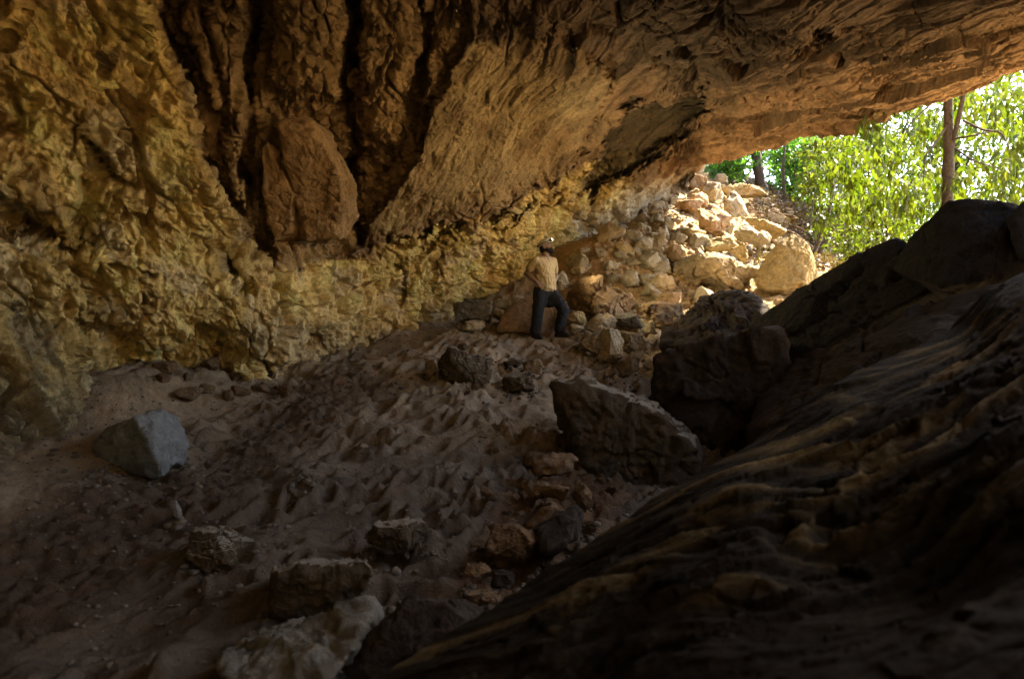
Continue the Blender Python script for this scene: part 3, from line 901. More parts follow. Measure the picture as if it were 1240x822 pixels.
fq = np.stack([fx.ravel(), fy.ravel()], 1)
fdep = 1 / np.clip(fd(fq), 1 / 6.0, 1 / 0.55)
fp = np.stack([(fq[:, 0] - CX) / F * fdep, fdep, -(fq[:, 1] - CY) / F * fdep], 1)
X3 = fp.reshape(nf, len(fc), 3)
fN = grid_normals(X3)
fN = np.where((fN * X3).sum(2, keepdims=True) > 0, -fN, fN)
frf = frame((0.87, -0.10, 0.48))
fw_ = warp(fp, 0.16, 0.5, 401)
# layered ledges: gentle tops that break off sharply on the lower side
bedc = aniso(warp(fp, 0.10, 0.8, 401), frf, (1.6, 1.0, 1.0))
perp = np.array([0.42, 0.30, -0.86]); perp -= frf[0] * (perp @ frf[0]); perp /= np.linalg.norm(perp)
uu = fp @ perp + 0.10 * fbm(aniso(fp, frf, (1.5, 0.5, 0.5)), 3, 407) + 0.045 * facets(aniso(warp(fp, 0.05, 0.25, 415), frf, (0.55, 0.35, 0.35)), 414, 0.3, 1.0)


def ledge(u_, period, seed):
    ph = u_ / period + 0.35 * gnoise(np.stack([u_ * 3, u_ * 0, fp @ frf[0] * 0.7], 1), seed)
    fr_ = ph - np.floor(ph)
    return np.where(fr_ < 0.74, fr_ / 0.74, (1 - fr_) / 0.26)


fade = 0.5 + 0.5 * sstep(-0.3, 0.3, fbm(aniso(fp, frf, (1.2, 0.4, 0.4)), 2, 409))
l1, l2 = ledge(uu, 0.21, 408), ledge(uu, 0.08, 410)
fh = 0.085 * l1 * fade + 0.048 * l2 * (1.2 - fade) + 0.03 * facets(aniso(fw_, frf, (0.4, 0.11, 0.13)), 403, 0.9, 0.5) + 0.010 * facets(aniso(fw_, frf, (0.12, 0.04, 0.05)), 416, 0.9, 0.5) + 0.06 * fbm(fp * 1.5, 3, 404) + 0.006 * fbm(fp * 16, 3, 405)
fh = fh - fh.mean()
fsc = np.clip(fdep / 2.6, 0.35, 1.1) * (0.2 + 0.8 * sstep(0, 0.35, np.repeat(np.linspace(0, 1, nf), len(fc))))
X3 = X3 + fN * (fh * fsc).reshape(nf, len(fc), 1)
rows = []
for k in range(14, 0, -1):
    t = k / 14
    pb = X3[0] + np.array([-0.05, 0.5, -0.25]) * t ** 0.8 + np.array([-0.15, 0.3, -1.6]) * t ** 2
    pb = pb + 0.06 * np.stack([fbm(pb * 3, 3, 411), fbm(pb * 3, 3, 412), fbm(pb * 3, 3, 413)], 1) * min(1, 3 * t)
    rows.append(pb)
FV = np.concatenate([np.stack(rows), X3], 0)
# dark stone; highlights on the ledge rims and shade towards the camera painted in
dusty = np.clip(sstep(0.45, 0.95, l1) * fade + 0.8 * sstep(0.5, 0.95, l2) * (1.1 - fade), 0, 1) * sstep(-0.25, 0.25, fbm(aniso(fp, frf, (0.9, 0.25, 0.25)), 3, 413))  # mask of the painted highlights along the ledges
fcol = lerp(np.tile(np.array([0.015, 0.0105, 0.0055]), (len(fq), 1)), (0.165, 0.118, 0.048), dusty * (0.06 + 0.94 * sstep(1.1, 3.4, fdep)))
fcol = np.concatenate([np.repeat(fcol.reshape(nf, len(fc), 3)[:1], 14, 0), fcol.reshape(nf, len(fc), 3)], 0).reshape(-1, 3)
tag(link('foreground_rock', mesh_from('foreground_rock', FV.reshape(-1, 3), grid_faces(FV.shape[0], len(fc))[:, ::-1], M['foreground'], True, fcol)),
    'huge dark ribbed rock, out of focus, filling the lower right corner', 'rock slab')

# ---- named boulders: left, right, top, bottom in the photo, distance
B = boulder
B(686, 787, 330, 392, 12.9, 'big brown boulder just behind the person, with a rough slanting front face', 'boulder_brown', 501, 8, 20, 1.0, 6)
B(824, 916, 304, 358, 15.0, 'large block with a brightly sunlit top and a shaded front face', 'boulder', 512, -14, 10, 0.9, 6)
slab_thing('boulder', [(912, 342, 14.6), (916, 325, 14.6), (945, 290, 14.4), (960, 280, 14.5), (978, 292, 14.4), (983, 318, 14.2), (975, 340, 14.0), (948, 352, 14.1), (925, 352, 14.3)], (0.5, 0.8, -0.2),
           'tall golden slab standing upright beside the black slab, its right edge in the sun', 'boulder_gold', 521, 6, 0.6, 'boulder')
B(779, 807, 282, 318, 16.0, 'upright square grey-brown block high in the shaded part of the rubble', 'boulder', 531, 6, 15, 0.9)
B(802, 834, 298, 326, 15.8, 'pitted brown rock at the border of sun and shade in the rubble', 'boulder_brown', 533, 0, 30, 1.0)
B(821, 856, 275, 300, 17.2, 'rounded golden rock in the sun above the large sunlit block', 'boulder_gold', 536, 4, 30, 1.0)
B(852, 892, 286, 308, 16.6, 'low yellow rock with a shining top just above the large sunlit block', 'boulder_gold', 538, 10, 0, 1.0)
B(845, 884, 246, 284, 18.8, 'reddish brown rock with two broken faces in the middle of the sunlit rubble', 'boulder_red', 541, 0, 40, 0.9)
B(876, 908, 236, 268, 19.8, 'long tilted tan rock pointing down to the right, high on the rubble', 'boulder_pale', 543, -38, 10, 0.8)
B(878, 924, 220, 242, 22.5, 'flat topped orange rock crowning the rubble beside the slim trunk', 'boulder_gold', 546, 6, 0, 0.9)
B(853, 880, 218, 248, 22.0, 'pale upright rock near the top of the rubble', 'boulder_pale', 549, 0, 20, 0.9)
B(829, 855, 209, 236, 22.6, 'brown block topmost in the rubble, tucked against the cave mouth', 'boulder_brown', 551, -10, 10, 0.9)
B(819, 847, 237, 260, 20.4, 'rust coloured rock below the pale foot of the cave mouth', 'boulder_red', 553, -20, 25, 0.9)
B(836, 858, 232, 250, 21.2, 'small rust coloured rock below the topmost brown block', 'boulder_red', 556, 0, 0, 0.9, 4)
B(900, 950, 258, 292, 17.6, 'long orange rock sloping down to the right above the tall golden slab', 'boulder_gold', 558, -24, 0, 0.8)
B(892, 934, 276, 298, 16.8, 'cream coloured slab lying in the sun left of the tall golden slab', 'boulder_pale', 560, -12, 0, 0.9)
B(884, 906, 294, 322, 15.8, 'yellow rock standing on edge between the large block and the tall golden slab', 'boulder_gold', 562, 18, 10, 0.8)
B(774, 828, 362, 402, 12.0, 'dark brown boulder with a pointed top below the rubble, right of the tall stone', 'boulder_brown', 564, -6, 15, 0.9, 6)
B(744, 776, 379, 398, 11.9, 'flat pale grey rock lying left of the pointed dark brown boulder', 'boulder_grey', 567, 0, 0, 1.0)
B(706, 745, 379, 404, 11.9, 'rounded tan rock below the big brown boulder', 'boulder', 569, 12, 20, 1.0)
B(684, 709, 376, 396, 12.3, 'small bright orange rock right behind the knee of the person', 'boulder_gold', 571, 0, 10, 1.0)
B(689, 706, 392, 404, 11.8, 'small pale stone under the bright orange rock beside the shoe', 'boulder_pale', 573, 0, 10, 1.0, 4)
B(783, 816, 333, 357, 14.4, 'shaded tan rock left of the large sunlit block', 'boulder', 575, 0, 30, 1.0)
B(793, 832, 350, 378, 13.4, 'broad shaded rock above the pointed dark brown boulder', 'boulder_brown', 577, 10, 0, 1.0)
B(671, 692, 327, 352, 12.7, 'pale rock with a bright edge behind the hip of the person', 'boulder_pale', 579, 14, 10, 0.8)
B(548, 596, 361, 394, 13.0, 'grey rock with a white lit top at the foot of the yellow wall', 'boulder_grey', 581, -4, 15, 1.0, 6)
B(590, 642, 356, 380, 13.4, 'long low rock with a white top between the wall and the person', 'boulder_pale', 584, 6, 0, 0.9)
slab_thing('boulder', [(598, 402, 12.3), (606, 382, 12.5), (630, 360, 12.8), (650, 356, 12.9), (656, 380, 12.4), (650, 403, 12.1)], (0.3, 0.6, -0.1),
           'brown triangular slab leaning just left of the legs of the person', 'boulder_brown', 587, 5, 0.6, 'boulder')
B(560, 588, 388, 402, 12.6, 'flat slab of pale stone below the grey rock with the white top', 'boulder_pale', 590, 0, 0, 1.2, 4)
B(596, 614, 373, 389, 12.9, 'small squarish stone wedged beside the leaning brown slab', 'boulder', 592, 0, 20, 1.0, 4)
B(528, 594, 438, 488, 9.9, 'dark rocky outcrop half buried in trodden sand in the middle of the floor', 'boulder_dusty', 594, -8, 15, 1.0, 6)
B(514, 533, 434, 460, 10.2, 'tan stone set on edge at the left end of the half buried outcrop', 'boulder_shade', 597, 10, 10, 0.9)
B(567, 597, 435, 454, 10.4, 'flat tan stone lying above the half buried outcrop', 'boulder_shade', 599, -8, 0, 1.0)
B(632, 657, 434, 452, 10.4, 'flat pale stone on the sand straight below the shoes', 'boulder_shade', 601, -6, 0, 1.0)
B(606, 646, 450, 478, 9.7, 'warty rock on the sand below the flat pale stone', 'boulder_dusty', 603, 4, 10, 1.0)
B(610, 634, 433, 446, 10.6, 'small dusty stone between the flat tan stone and the flat pale stone', 'boulder_dusty', 605, 0, 0, 1.0, 4)
B(720, 758, 394, 444, 11.0, 'tall tan stone leaning left, front of the rubble right of the person', 'boulder', 607, 14, 15, 0.8, 6)
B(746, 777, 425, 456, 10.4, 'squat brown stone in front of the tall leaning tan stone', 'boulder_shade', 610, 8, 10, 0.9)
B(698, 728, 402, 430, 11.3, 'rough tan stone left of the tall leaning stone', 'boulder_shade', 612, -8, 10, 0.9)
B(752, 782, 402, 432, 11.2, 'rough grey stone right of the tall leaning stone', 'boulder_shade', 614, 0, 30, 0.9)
B(778, 796, 386, 408, 11.4, 'narrow tan stone under the pointed dark brown boulder', 'boulder', 616, 20, 0, 0.9, 4)
slab_thing('boulder', [(118, 536, 6.9), (140, 514, 6.9), (162, 505, 6.55), (198, 495, 6.8), (215, 508, 6.95), (228, 538, 7.0), (224, 560, 6.9), (198, 578, 6.4), (184, 545, 6.4), (160, 574, 6.6), (124, 562, 6.8)], (-0.36, 0.65, -0.12),
           'blue-grey boulder with one pale face, lying in the hollow by the left wall', 'boulder_blue', 618, 6, 1.1, 'boulder')
slab_thing('boulder', [(328, 748, 4.1), (332, 692, 4.0), (360, 681, 4.05), (445, 676, 4.1), (452, 700, 4.1), (440, 724, 4.15), (380, 750, 4.1)], (-0.16, 0.5, -0.16),
           'dark square boulder with a chalky white upper rim on the trodden floor', 'boulder_dusty', 621, 6, 1.1, 'boulder')
slab_thing('boulder', [(255, 800, 3.3), (330, 762, 3.6), (400, 745, 3.6), (450, 728, 3.6), (458, 745, 3.4), (425, 800, 3.1), (400, 840, 3.0), (290, 850, 3.0)], (-0.16, 0.7, -0.35),
           'pale topped rock at the bottom edge, below the dark square boulder', 'boulder_grey', 625, 6, 1.2, 'boulder')
slab_thing('boulder', [(420, 790, 3.3), (490, 722, 3.3), (540, 728, 3.3), (565, 745, 3.3), (560, 790, 3.2), (500, 850, 3.1), (410, 860, 3.1)], (0.1, 0.5, -0.2),
           'dark brown boulder at the bottom edge, against the blurred foreground rock', 'boulder_dark', 628, 6, 0.7, 'boulder')
B(224, 310, 632, 694, 4.9, 'dark wedge of rock with a crumbly pale crest, left of the square boulder', 'boulder_dusty', 631, -10, 10, 0.9, 6)
B(436, 520, 618, 682, 5.1, 'rounded dark rock crusted with pale sand in the middle of the floor', 'boulder_dusty', 633, -12, 10, 0.9, 6)
B(204, 222, 602, 628, 5.6, 'small blue-grey splinter of stone standing in the dark soil', 'boulder_grey', 636, 24, 0, 0.6, 4)
B(352, 374, 592, 608, 6.0, 'small pale grey stone lying on the sand right of the upright splinter', 'boulder_grey', 638, 18, 0, 0.8, 4)
B(585, 656, 628, 692, 5.0, 'rounded brown boulder in the gully beside the foreground rock', 'gully', 640, 6, 10, 1.0, 6)
slab_thing('boulder', [(650, 668, 4.8), (652, 640, 5.0), (690, 612, 5.2), (700, 620, 5.0), (690, 655, 4.7), (662, 675, 4.6)], (0.1, 0.4, -0.1),
           'dark slab standing on edge in the gully, right of the rounded brown boulder', 'boulder_dark', 642, 5, 0.6, 'boulder')
slab_thing('boulder', [(634, 640, 5.3), (650, 618, 5.4), (668, 606, 5.5), (672, 614, 5.3), (645, 640, 5.2)], (0.1, 0.3, -0.1),
           'thin tan slab leaning behind the dark slab in the gully', 'gully', 645, 5, 0.6, 'boulder')
B(562, 597, 680, 698, 4.5, 'flat tan stone below the rounded brown boulder in the gully', 'gully', 647, -8, 0, 1.0)
B(562, 606, 706, 734, 4.1, 'brown stone lowest in the gully, touching the blurred rock', 'gully', 649, 10, 0, 1.0)
B(596, 624, 690, 712, 4.4, 'dark stone between the flat tan stone and the blurred rock', 'boulder_dark', 651, 0, 10, 1.0)
B(640, 700, 545, 580, 6.6, 'flat brown slab at the top of the gully under the large dark wedge', 'gully', 653, 8, 0, 1.0)
B(628, 690, 580, 608, 6.0, 'broad flat reddish slab in the gully above the dark standing slab', 'gully', 655, -6, 0, 1.0)
B(690, 722, 580, 620, 5.8, 'tilted brown slab in the gully beside the large dark wedge', 'gully', 657, 24, 0, 0.7)

# ---- loose rubble, each stone by itself
CHUNKS = []
for s in range(14):
    r = np.random.default_rng(700 + s)
    CHUNKS.append(rock_mesh('rubble_rock', (1.0, r.uniform(0.7, 1.0), r.uniform(0.5, 0.85)), 700 + s, 4, None, 7, 0.7))
MATS = [M[k] for k in ('boulder', 'boulder_pale', 'boulder_gold', 'boulder_pale', 'boulder_pale', 'boulder', 'boulder_pale', 'boulder', 'boulder_pale', 'boulder_pale', 'boulder', 'boulder_gold', 'boulder', 'boulder_pale')]
for i, me in enumerate(CHUNKS):
    me.materials.append(MATS[i % len(MATS)])


DARK = []
for me in CHUNKS:
    m2 = me.copy(); m2.materials.clear(); m2.materials.append(M['gully']); DARK.append(m2)


def strew(n, sampler, smin, smax, label, group, seed, power=2.2, meshes=CHUNKS, name='rubble_rock', sink=0.12, cat='rock'):
    r = np.random.default_rng(seed)
    placed = []
    tries = 0
    while len(placed) < n and tries < n * 40:
        tries += 1
        x_, y_ = sampler(r)
        s = smin + (smax - smin) * r.random() ** power
        if any((x_ - a) ** 2 + (y_ - b) ** 2 < (0.36 * (s + c)) ** 2 for a, b, c in placed):
            continue
        placed.append((x_, y_, s))
        o = link(name, meshes[int(r.integers(len(meshes)))], None, (x_, y_, float(ground_z(np.array([x_]), np.array([y_]))[0]) + s * (0.30 - sink)))
        o.scale = (s, s, s)
        o.rotation_euler = (r.uniform(-0.6, 0.6), r.uniform(-0.6, 0.6), r.uniform(0, 6.28))
        tag(o, label, cat, group)


def talus_xy(r):
    while True:
        y_ = r.uniform(12.6, 24.5)
        px_ = r.uniform(690, 965)
        x_ = (px_ - CX) / F * y_
        zz = float(ground_z(np.array([x_]), np.array([y_]))[0])
        py_ = CY - F * zz / y_
        if py_ < np.interp(px_, [690, 725, 765, 850, 940, 1000], [320, 280, 268, 215, 232, 260]) or py_ > np.interp(px_, [690, 800, 900, 1000], [410, 400, 355, 330]):
            continue
        return x_, y_


def floor_xy(px0, px1, py0, py1):
    def f(r):
        while True:
            px_, py_ = r.uniform(px0, px1), r.uniform(py0, py1)
            ys = np.linspace(3.0, 14, 110)
            zz = ground_z((px_ - CX) / F * ys, ys)
            pp = CY - F * zz / ys
            i = np.argmin(np.abs(pp - py_))
            if abs(pp[i] - py_) < 12:
                return (px_ - CX) / F * ys[i], ys[i]
    return f


strew(230, talus_xy, 0.12, 0.62, 'angular limestone chunk lying loose among the rubble of the slope', 'loose rubble on the slope below the cave mouth', 81, 1.9)
def low_talus_xy(r):
    while True:
        a = talus_xy(r)
        if CX + F * a[0] / a[1] < 805:
            return a


strew(50, low_talus_xy, 0.28, 0.75, 'bulky pale limestone block among the shaded rubble behind the person', 'shaded blocks behind the person', 87, 1.5)
strew(26, floor_xy(688, 800, 395, 450), 0.07, 0.26, 'small loose stone around the tall leaning tan stone', 'small stones at the front of the rubble', 82, 1.8, name='loose_stone', cat='stone')
strew(40, floor_xy(575, 740, 545, 720), 0.06, 0.26, 'small flat stone in the dark gully beside the blurred rock', 'small stones in the gully', 83, 1.8, DARK, name='loose_stone', cat='stone')
strew(16, floor_xy(520, 660, 395, 480), 0.05, 0.16, 'small stone scattered on the sand around the half buried outcrop', 'small stones on the sand', 84, 1.6, DARK, name='loose_stone', cat='stone')
strew(22, floor_xy(190, 350, 440, 482), 0.10, 0.36, 'knobbly stone lying along the foot of the left wall', 'stones at the foot of the wall', 85, 1.6, DARK, name='loose_stone', cat='stone')

# ---- gravel nobody could count
r = np.random.default_rng(86)
tv, tf = ico(1)


def gravel(sets, mat):
    gvv, gff, spots = [], [], []
    for smp, n, s0, s1 in sets:
        for _ in range(n):
            a, b = smp(r)
            spots.append((a, b, s0 + (s1 - s0) * r.random() ** 2))
    sz = ground_z(np.array([a[0] for a in spots]), np.array([a[1] for a in spots]))
    for (a, b, s), zz in zip(spots, sz):
        v = tv * (1 + r.uniform(-0.3, 0.3, (len(tv), 1))) * np.array([1, r.uniform(0.6, 1), r.uniform(0.4, 0.8)]) * s
        an = r.uniform(0, 6.28)
        rot = np.array([[math.cos(an), -math.sin(an), 0], [math.sin(an), math.cos(an), 0], [0, 0, 1]])
        gff.append(tf + len(gvv) * len(tv)); gvv.append(v @ rot.T + np.array([a, b, zz + s * 0.2]))
    tag(link('gravel', mesh_from('gravel', np.concatenate(gvv), np.concatenate(gff), M[mat], False)), kind='stuff')


gravel(((floor_xy(20, 350, 480, 700), 700, 0.006, 0.024), (floor_xy(560, 760, 440, 740), 300, 0.01, 0.04), (floor_xy(380, 560, 420, 700), 160, 0.008, 0.025),
        (floor_xy(60, 520, 600, 815), 420, 0.005, 0.03), (floor_xy(100, 250, 555, 592), 160, 0.006, 0.04), (floor_xy(400, 780, 410, 480), 300, 0.008, 0.05)), 'pebble')
gravel(((talus_xy, 1500, 0.03, 0.11),), 'boulder')
# grit and chips gathered round the bedded boulders
rings = [(o.location.x, o.location.y, max(o.dimensions.x, o.dimensions.y) * 0.5) for o in C.objects if o.get('category') == 'boulder' and o.location.y < 11.2 and o.location.z < -0.1]


def ring_xy(r_):
    a, b, c = rings[int(r_.integers(len(rings)))]
    an = r_.uniform(0, 6.28); q_ = c * r_.uniform(0.8, 1.5)
    return a + q_ * math.cos(an), b + 0.8 * q_ * math.sin(an)


gravel(((ring_xy, 1100, 0.008, 0.05),), 'pebble')

# ------------------------------------------------------------------ trees
def tube(pts, radii, nseg=10, seed=0, lump=0.08):
    """a limb through the given points, tapering"""
    pts = np.array(pts, float); radii = np.array(radii, float)
    t = np.linspace(0, len(pts) - 1, (len(pts) - 1) * 8 + 1)
    i = np.arange(len(pts))
    c = np.stack([np.interp(t, i, pts[:, k]) for k in range(3)], 1)
    for _ in range(6):
        c[1:-1] = (c[:-2] + 2 * c[1:-1] + c[2:]) / 4
    rr = np.interp(t, i, radii)
    d = np.gradient(c, axis=0); d /= np.linalg.norm(d, axis=1, keepdims=True) + 1e-9
    ref = np.array([0.3, 1.0, 0.2]); a = np.cross(d, ref); a /= np.linalg.norm(a, axis=1, keepdims=True) + 1e-9
    b = np.cross(d, a)
    th = np.linspace(0, 2 * math.pi, nseg, endpoint=False)
    V_ = c[:, None] + (np.cos(th)[None, :, None] * a[:, None] + np.sin(th)[None, :, None] * b[:, None]) * rr[:, None, None]
    V_ = V_.reshape(-1, 3)
    V_ = V_ + (V_ - np.repeat(c, nseg, 0)) * (lump * 3 * gnoise(V_ * np.array([9, 9, 3.0]), seed))[:, None]
    n = len(c)
    f = []
    for k in range(n - 1):
        for j in range(nseg):
            f.append((k * nseg + j, k * nseg + (j + 1) % nseg, (k + 1) * nseg + (j + 1) % nseg, (k + 1) * nseg + j))
    return V_, np.array(f)


def join(parts_):
    vs, fs, o = [], [], 0
    for v, f in parts_:
        vs.append(v); fs.append(f + o); o += len(v)
    return np.concatenate(vs), np.concatenate(fs)


LEAF = np.array([(0, 0, 0), (0.16, 0.5, 0.28), (0, 0.06, 0.36), (-0.16, 0.5, 0.28), (0.13, 0.06, 0.72), (0, 0.0, 0.70), (-0.13, 0.06, 0.72), (0, -0.05, 1.0)], float)
LEAF[:, 1] *= 0.12
LEAF[1, 1] = LEAF[3, 1] = 0.05
LEAF_F = np.array([(0, 1, 2), (0, 2, 3), (1, 4, 5), (1, 5, 2), (2, 5, 6), (2, 6, 3), (4, 7, 5), (5, 7, 6)])


def leaf_mesh(name, centres, size, mat, seed, droop=0.75, width=1.0):
    """one crown of many separate leaves; centres (n,3)"""
    r = np.random.default_rng(seed)
    n = len(centres)
    ax = r.normal(size=(n, 3)) * (1 - droop) * 1.6 + np.array([0, 0, -1.0]) * droop
    ax /= np.linalg.norm(ax, axis=1, keepdims=True)
    sd = r.normal(size=(n, 3)); sd -= (sd * ax).sum(1, keepdims=True) * ax; sd /= np.linalg.norm(sd, axis=1, keepdims=True)
    up = np.cross(ax, sd)
    s = size * r.uniform(0.6, 1.25, (n, 1, 1))
    v = centres[:, None] + s * (LEAF[None, :, 0:1] * width * sd[:, None] + LEAF[None, :, 1:2] * up[:, None] + LEAF[None, :, 2:3] * ax[:, None])
    f = LEAF_F[None] + (np.arange(n) * len(LEAF))[:, None, None]
    shade = np.repeat(np.clip(r.normal(0.5, 0.25, n), 0, 1), len(LEAF))
    return mesh_from(name, v.reshape(-1, 3), f.reshape(-1, 3), M[mat], False, np.repeat(shade[:, None], 3, 1))


def sprays(ends, per, spread, r, hang=0.35):
    """leaf bases strung along drooping twigs at each end point"""
    out = []
    for e in ends:
        n = max(4, int(r.normal(per, per * 0.35)))
        d = r.normal(size=3); d[2] = -abs(d[2]) * hang - 0.2; d /= np.linalg.norm(d)
        t = r.random(n) ** 0.8
        out.append(np.array(e) + t[:, None] * d * spread + r.normal(size=(n, 3)) * spread * 0.16)
    return np.concatenate(out)


def ends_in(n, px0, px1, py0, py1, d0, d1, r, gap=0.0, seed=0):
    """spray origins through a block of the canopy, with holes in it"""
    out = []
    while len(out) < n:
        a = P(r.uniform(px0, px1), r.uniform(py0, py1), r.uniform(d0, d1))
        if gap and gnoise(np.array([a]) * 1.1, seed)[0] < gap - 0.5:
            continue
        out.append(a)
    return np.array(out)


def tree(name, label, cat, trunk, trunk_r, limbs, leaf_sets, group=None, bark='bark'):
    base = np.array(trunk[0], float)
    t = thing(name, label, cat, tuple(base), group)
    v, f = tube(np.array(trunk) - base, trunk_r, 12, 5)
    link('trunk', mesh_from('trunk', v, f, M[bark]), t)
    for pts, rad in limbs:
        v, f = tube(np.array(pts) - base, rad, 7, 9)
        link('branch', mesh_from('branch', v, f, M[bark]), t)
    for i, (cen, size, mat, droop, width) in enumerate(leaf_sets):
        link('crown' if i == 0 else 'foliage', leaf_mesh('crown', cen - base, size, mat, 900 + i + len(label), droop, width), t)
    return t


r = np.random.default_rng(61)
# the forked tree beyond the black crest
e1 = ends_in(210, 1010, 1330, 60, 262, 11.6, 14.2, r, 0.42, 3)
tree('forked_tree', 'slim forked tree rising behind the black rounded crest, hung with drooping leaves', 'tree',
     [P(1146, 345, 11.6), P(1147, 260, 11.6), P(1149, 180, 11.6), P(1148, 120, 11.6), P(1150, 20, 11.6), P(1152, -80, 11.6)], [0.10, 0.088, 0.082, 0.066, 0.055, 0.04],
     [([P(1150, 186, 11.6), P(1158, 158, 11.5), P(1166, 120, 11.4), P(1176, 60, 11.2)], [0.045, 0.04, 0.035, 0.02]),
      ([P(1166, 146, 11.45), P(1190, 158, 11.2), P(1213, 160, 11.0), P(1222, 180, 10.9)], [0.022, 0.018, 0.014, 0.006]),
      ([P(1155, 168, 11.5), P(1176, 165, 11.2), P(1208, 158, 10.8)], [0.02, 0.014, 0.008]),
      ([P(1154, 178, 11.6), P(1180, 196, 11.3), P(1210, 204, 11.1)], [0.018, 0.012, 0.006]),
      ([P(1147, 152, 11.6), P(1132, 175, 11.3), P(1120, 188, 11.2), P(1118, 222, 11.1)], [0.02, 0.016, 0.012, 0.006]),
      ([P(1148, 110, 11.6), P(1120, 132, 11.2), P(1100, 152, 11.0), P(1094, 170, 10.9)], [0.02, 0.015, 0.012, 0.006])],
     [(sprays(e1, 20, 0.5, r), 0.20, 'leaf_yellow', 0.8, 0.95)])
# the slim tree at the top of the rubble
e2 = ends_in(40, 900, 1000, 60, 185, 25.0, 29.0, r)
tree('slim_tree', 'slim pale trunk at the top of the rubble slope, leaning slightly left', 'tree',
     [P(932, 252, 25.0), P(922, 230, 25.2), P(917, 200, 25.2), P(913, 165, 25.2), P(908, 90, 25.2)], [0.30, 0.20, 0.18, 0.16, 0.12],
     [([P(914, 172, 25.2), P(930, 120, 25.2), P(950, 80, 25)], [0.08, 0.06, 0.03])],
     [(sprays(e2, 30, 0.9, r), 0.20, 'leaf_green', 0.6, 1.3)])
# green shrub left of the slim tree, and bushes behind
def shrub(name, label, foot, blob, n, per, size, mat, spread, seed, stems=3, droop=0.35, width=1.4, group=None, gap=0.0):
    rr = np.random.default_rng(seed)
    ends = ends_in(n, *blob, rr, gap, seed)
    base = np.array(foot, float)
    t = thing(name, label, 'shrub', tuple(base), group)
    for k in range(stems):
        e = ends[int(rr.integers(len(ends)))]
        mid = base * 0.5 + e * 0.5 + rr.normal(size=3) * 0.2
        v, f = tube(np.array([base, mid, e]) - base, [0.05, 0.035, 0.012], 6, k)
        link('stem', mesh_from('stem', v, f, M['bark']), t)
    link('foliage', leaf_mesh('foliage', sprays(ends, per, spread, rr) - base, size, mat, seed, droop, width), t)
    return t


shrub('green_shrub', 'fresh green bush above the topmost rocks, left of the slim trunk', P(882, 222, 26), (846, 902, 160, 214, 24.5, 27.5), 110, 30, 0.20, 'leaf_green', 0.8, 62)
shrub('green_shrub', 'green bush in shade right of the slim trunk', P(955, 240, 27), (928, 990, 165, 228, 26, 29), 120, 30, 0.19, 'leaf_green', 0.8, 63)
shrub('leafy_shrub', 'pale yellow-green bush above the litter slope in the middle of the opening', P(1000, 300, 19), (972, 1075, 165, 285, 19.5, 24), 300, 26, 0.17, 'leaf_yellow', 0.6, 64, 4, 0.4, 1.2, None, 0.5)
shrub('leafy_shrub', 'yellow-green bush right behind the slanting black slab', P(1050, 320, 15), (1015, 1110, 215, 300, 13.5, 16), 120, 24, 0.13, 'leaf_yellow', 0.55, 65, 4, 0.5, 1.2, None, 0.45)
for k, (a, b, d, lab) in enumerate([(1010, 1110, 26, 'pale distant tree seen through gaps left of the forked tree'), (1100, 1215, 28, 'pale distant tree seen straight behind the forked tree'), (1205, 1330, 27, 'pale distant tree at the right edge of the opening'), (930, 1020, 34, 'dim distant tree beyond the green bushes, right of the slim trunk')]):
    rr = np.random.default_rng(70 + k)
    en = ends_in(310, a, b, 80, 300, d - 2, d + 2, rr, 0.5, 77 + k)
    mx = (a + b) / 2
    tree('distant_tree', lab, 'tree', [P(mx, 420, d), P(mx + 5, 250, d), P(mx - 4, 100, d)], [0.2, 0.14, 0.06],
         [([P(mx, 240, d), P(mx - 30, 190, d), P(mx - 50, 150, d)], [0.06, 0.04, 0.02]), ([P(mx, 220, d), P(mx + 30, 170, d), P(mx + 45, 130, d)], [0.06, 0.04, 0.02])],
         [(sprays(en, 22, 1.0, rr), 0.22, 'leaf_yellow', 0.55, 1.3)], 'distant trees beyond the cave mouth')
# thin leaning stems on the litter slope
for k, (pts, lab) in enumerate([([P(985, 308, 17.5), P(1000, 270, 17.5), P(1008, 240, 17.4), P(1012, 200, 17.3)], 'thin grey sapling stem leaning right on the litter slope'),
                                ([P(992, 306, 17.0), P(1010, 276, 17.0), P(1030, 246, 16.9)], 'thinner sapling stem bending right below the leaning one'),
                                ([P(950, 240, 24), P(948, 200, 24), P(952, 160, 24)], 'dark thin stem just right of the slim trunk')]):
    base = np.array(pts[0])
    t = thing('sapling', lab, 'sapling', tuple(base))
    v, f = tube(np.array(pts) - base, list(np.linspace(0.06, 0.025, len(pts))), 8, k)
    link('trunk', mesh_from('trunk', v, f, M['bark']), t)
    link('crown', leaf_mesh('crown', sprays(np.array([pts[-1]] * 5) + np.random.default_rng(k).normal(size=(5, 3)) * 0.4, 14, 0.4, r) - base, 0.13, 'leaf_yellow', 95 + k, 0.5, 1.2), t)
# fallen branches
for k, (a, b) in enumerate([((940, 262, 20.5), (985, 288, 19)), ((945, 250, 22), (978, 236, 22)), ((950, 285, 18.6), (1000, 300, 17.6)), ((962, 255, 21), (990, 275, 19.5))]):
    pa, pb = np.array(P(*a)), np.array(P(*b))
    for p_ in (pa, pb):
        p_[2] = float(ground_z(np.array([p_[0]]), np.array([p_[1]]))[0]) + 0.12
    mid = (pa + pb) / 2 + np.array([0, 0, 0.12])
    v, f = tube(np.array([pa, mid, pb]) - pa, [0.035, 0.03, 0.012], 6, k)
    o = link('fallen_branch', mesh_from('fallen_branch', v, f, M['twig']), None, tuple(pa))
    tag(o, ['longest bare branch fallen across the litter slope', 'bare branch near the foot of the slim trunk', 'low bare branch beside the tall golden slab', 'bare branch in the middle of the litter slope'][k], 'branch')
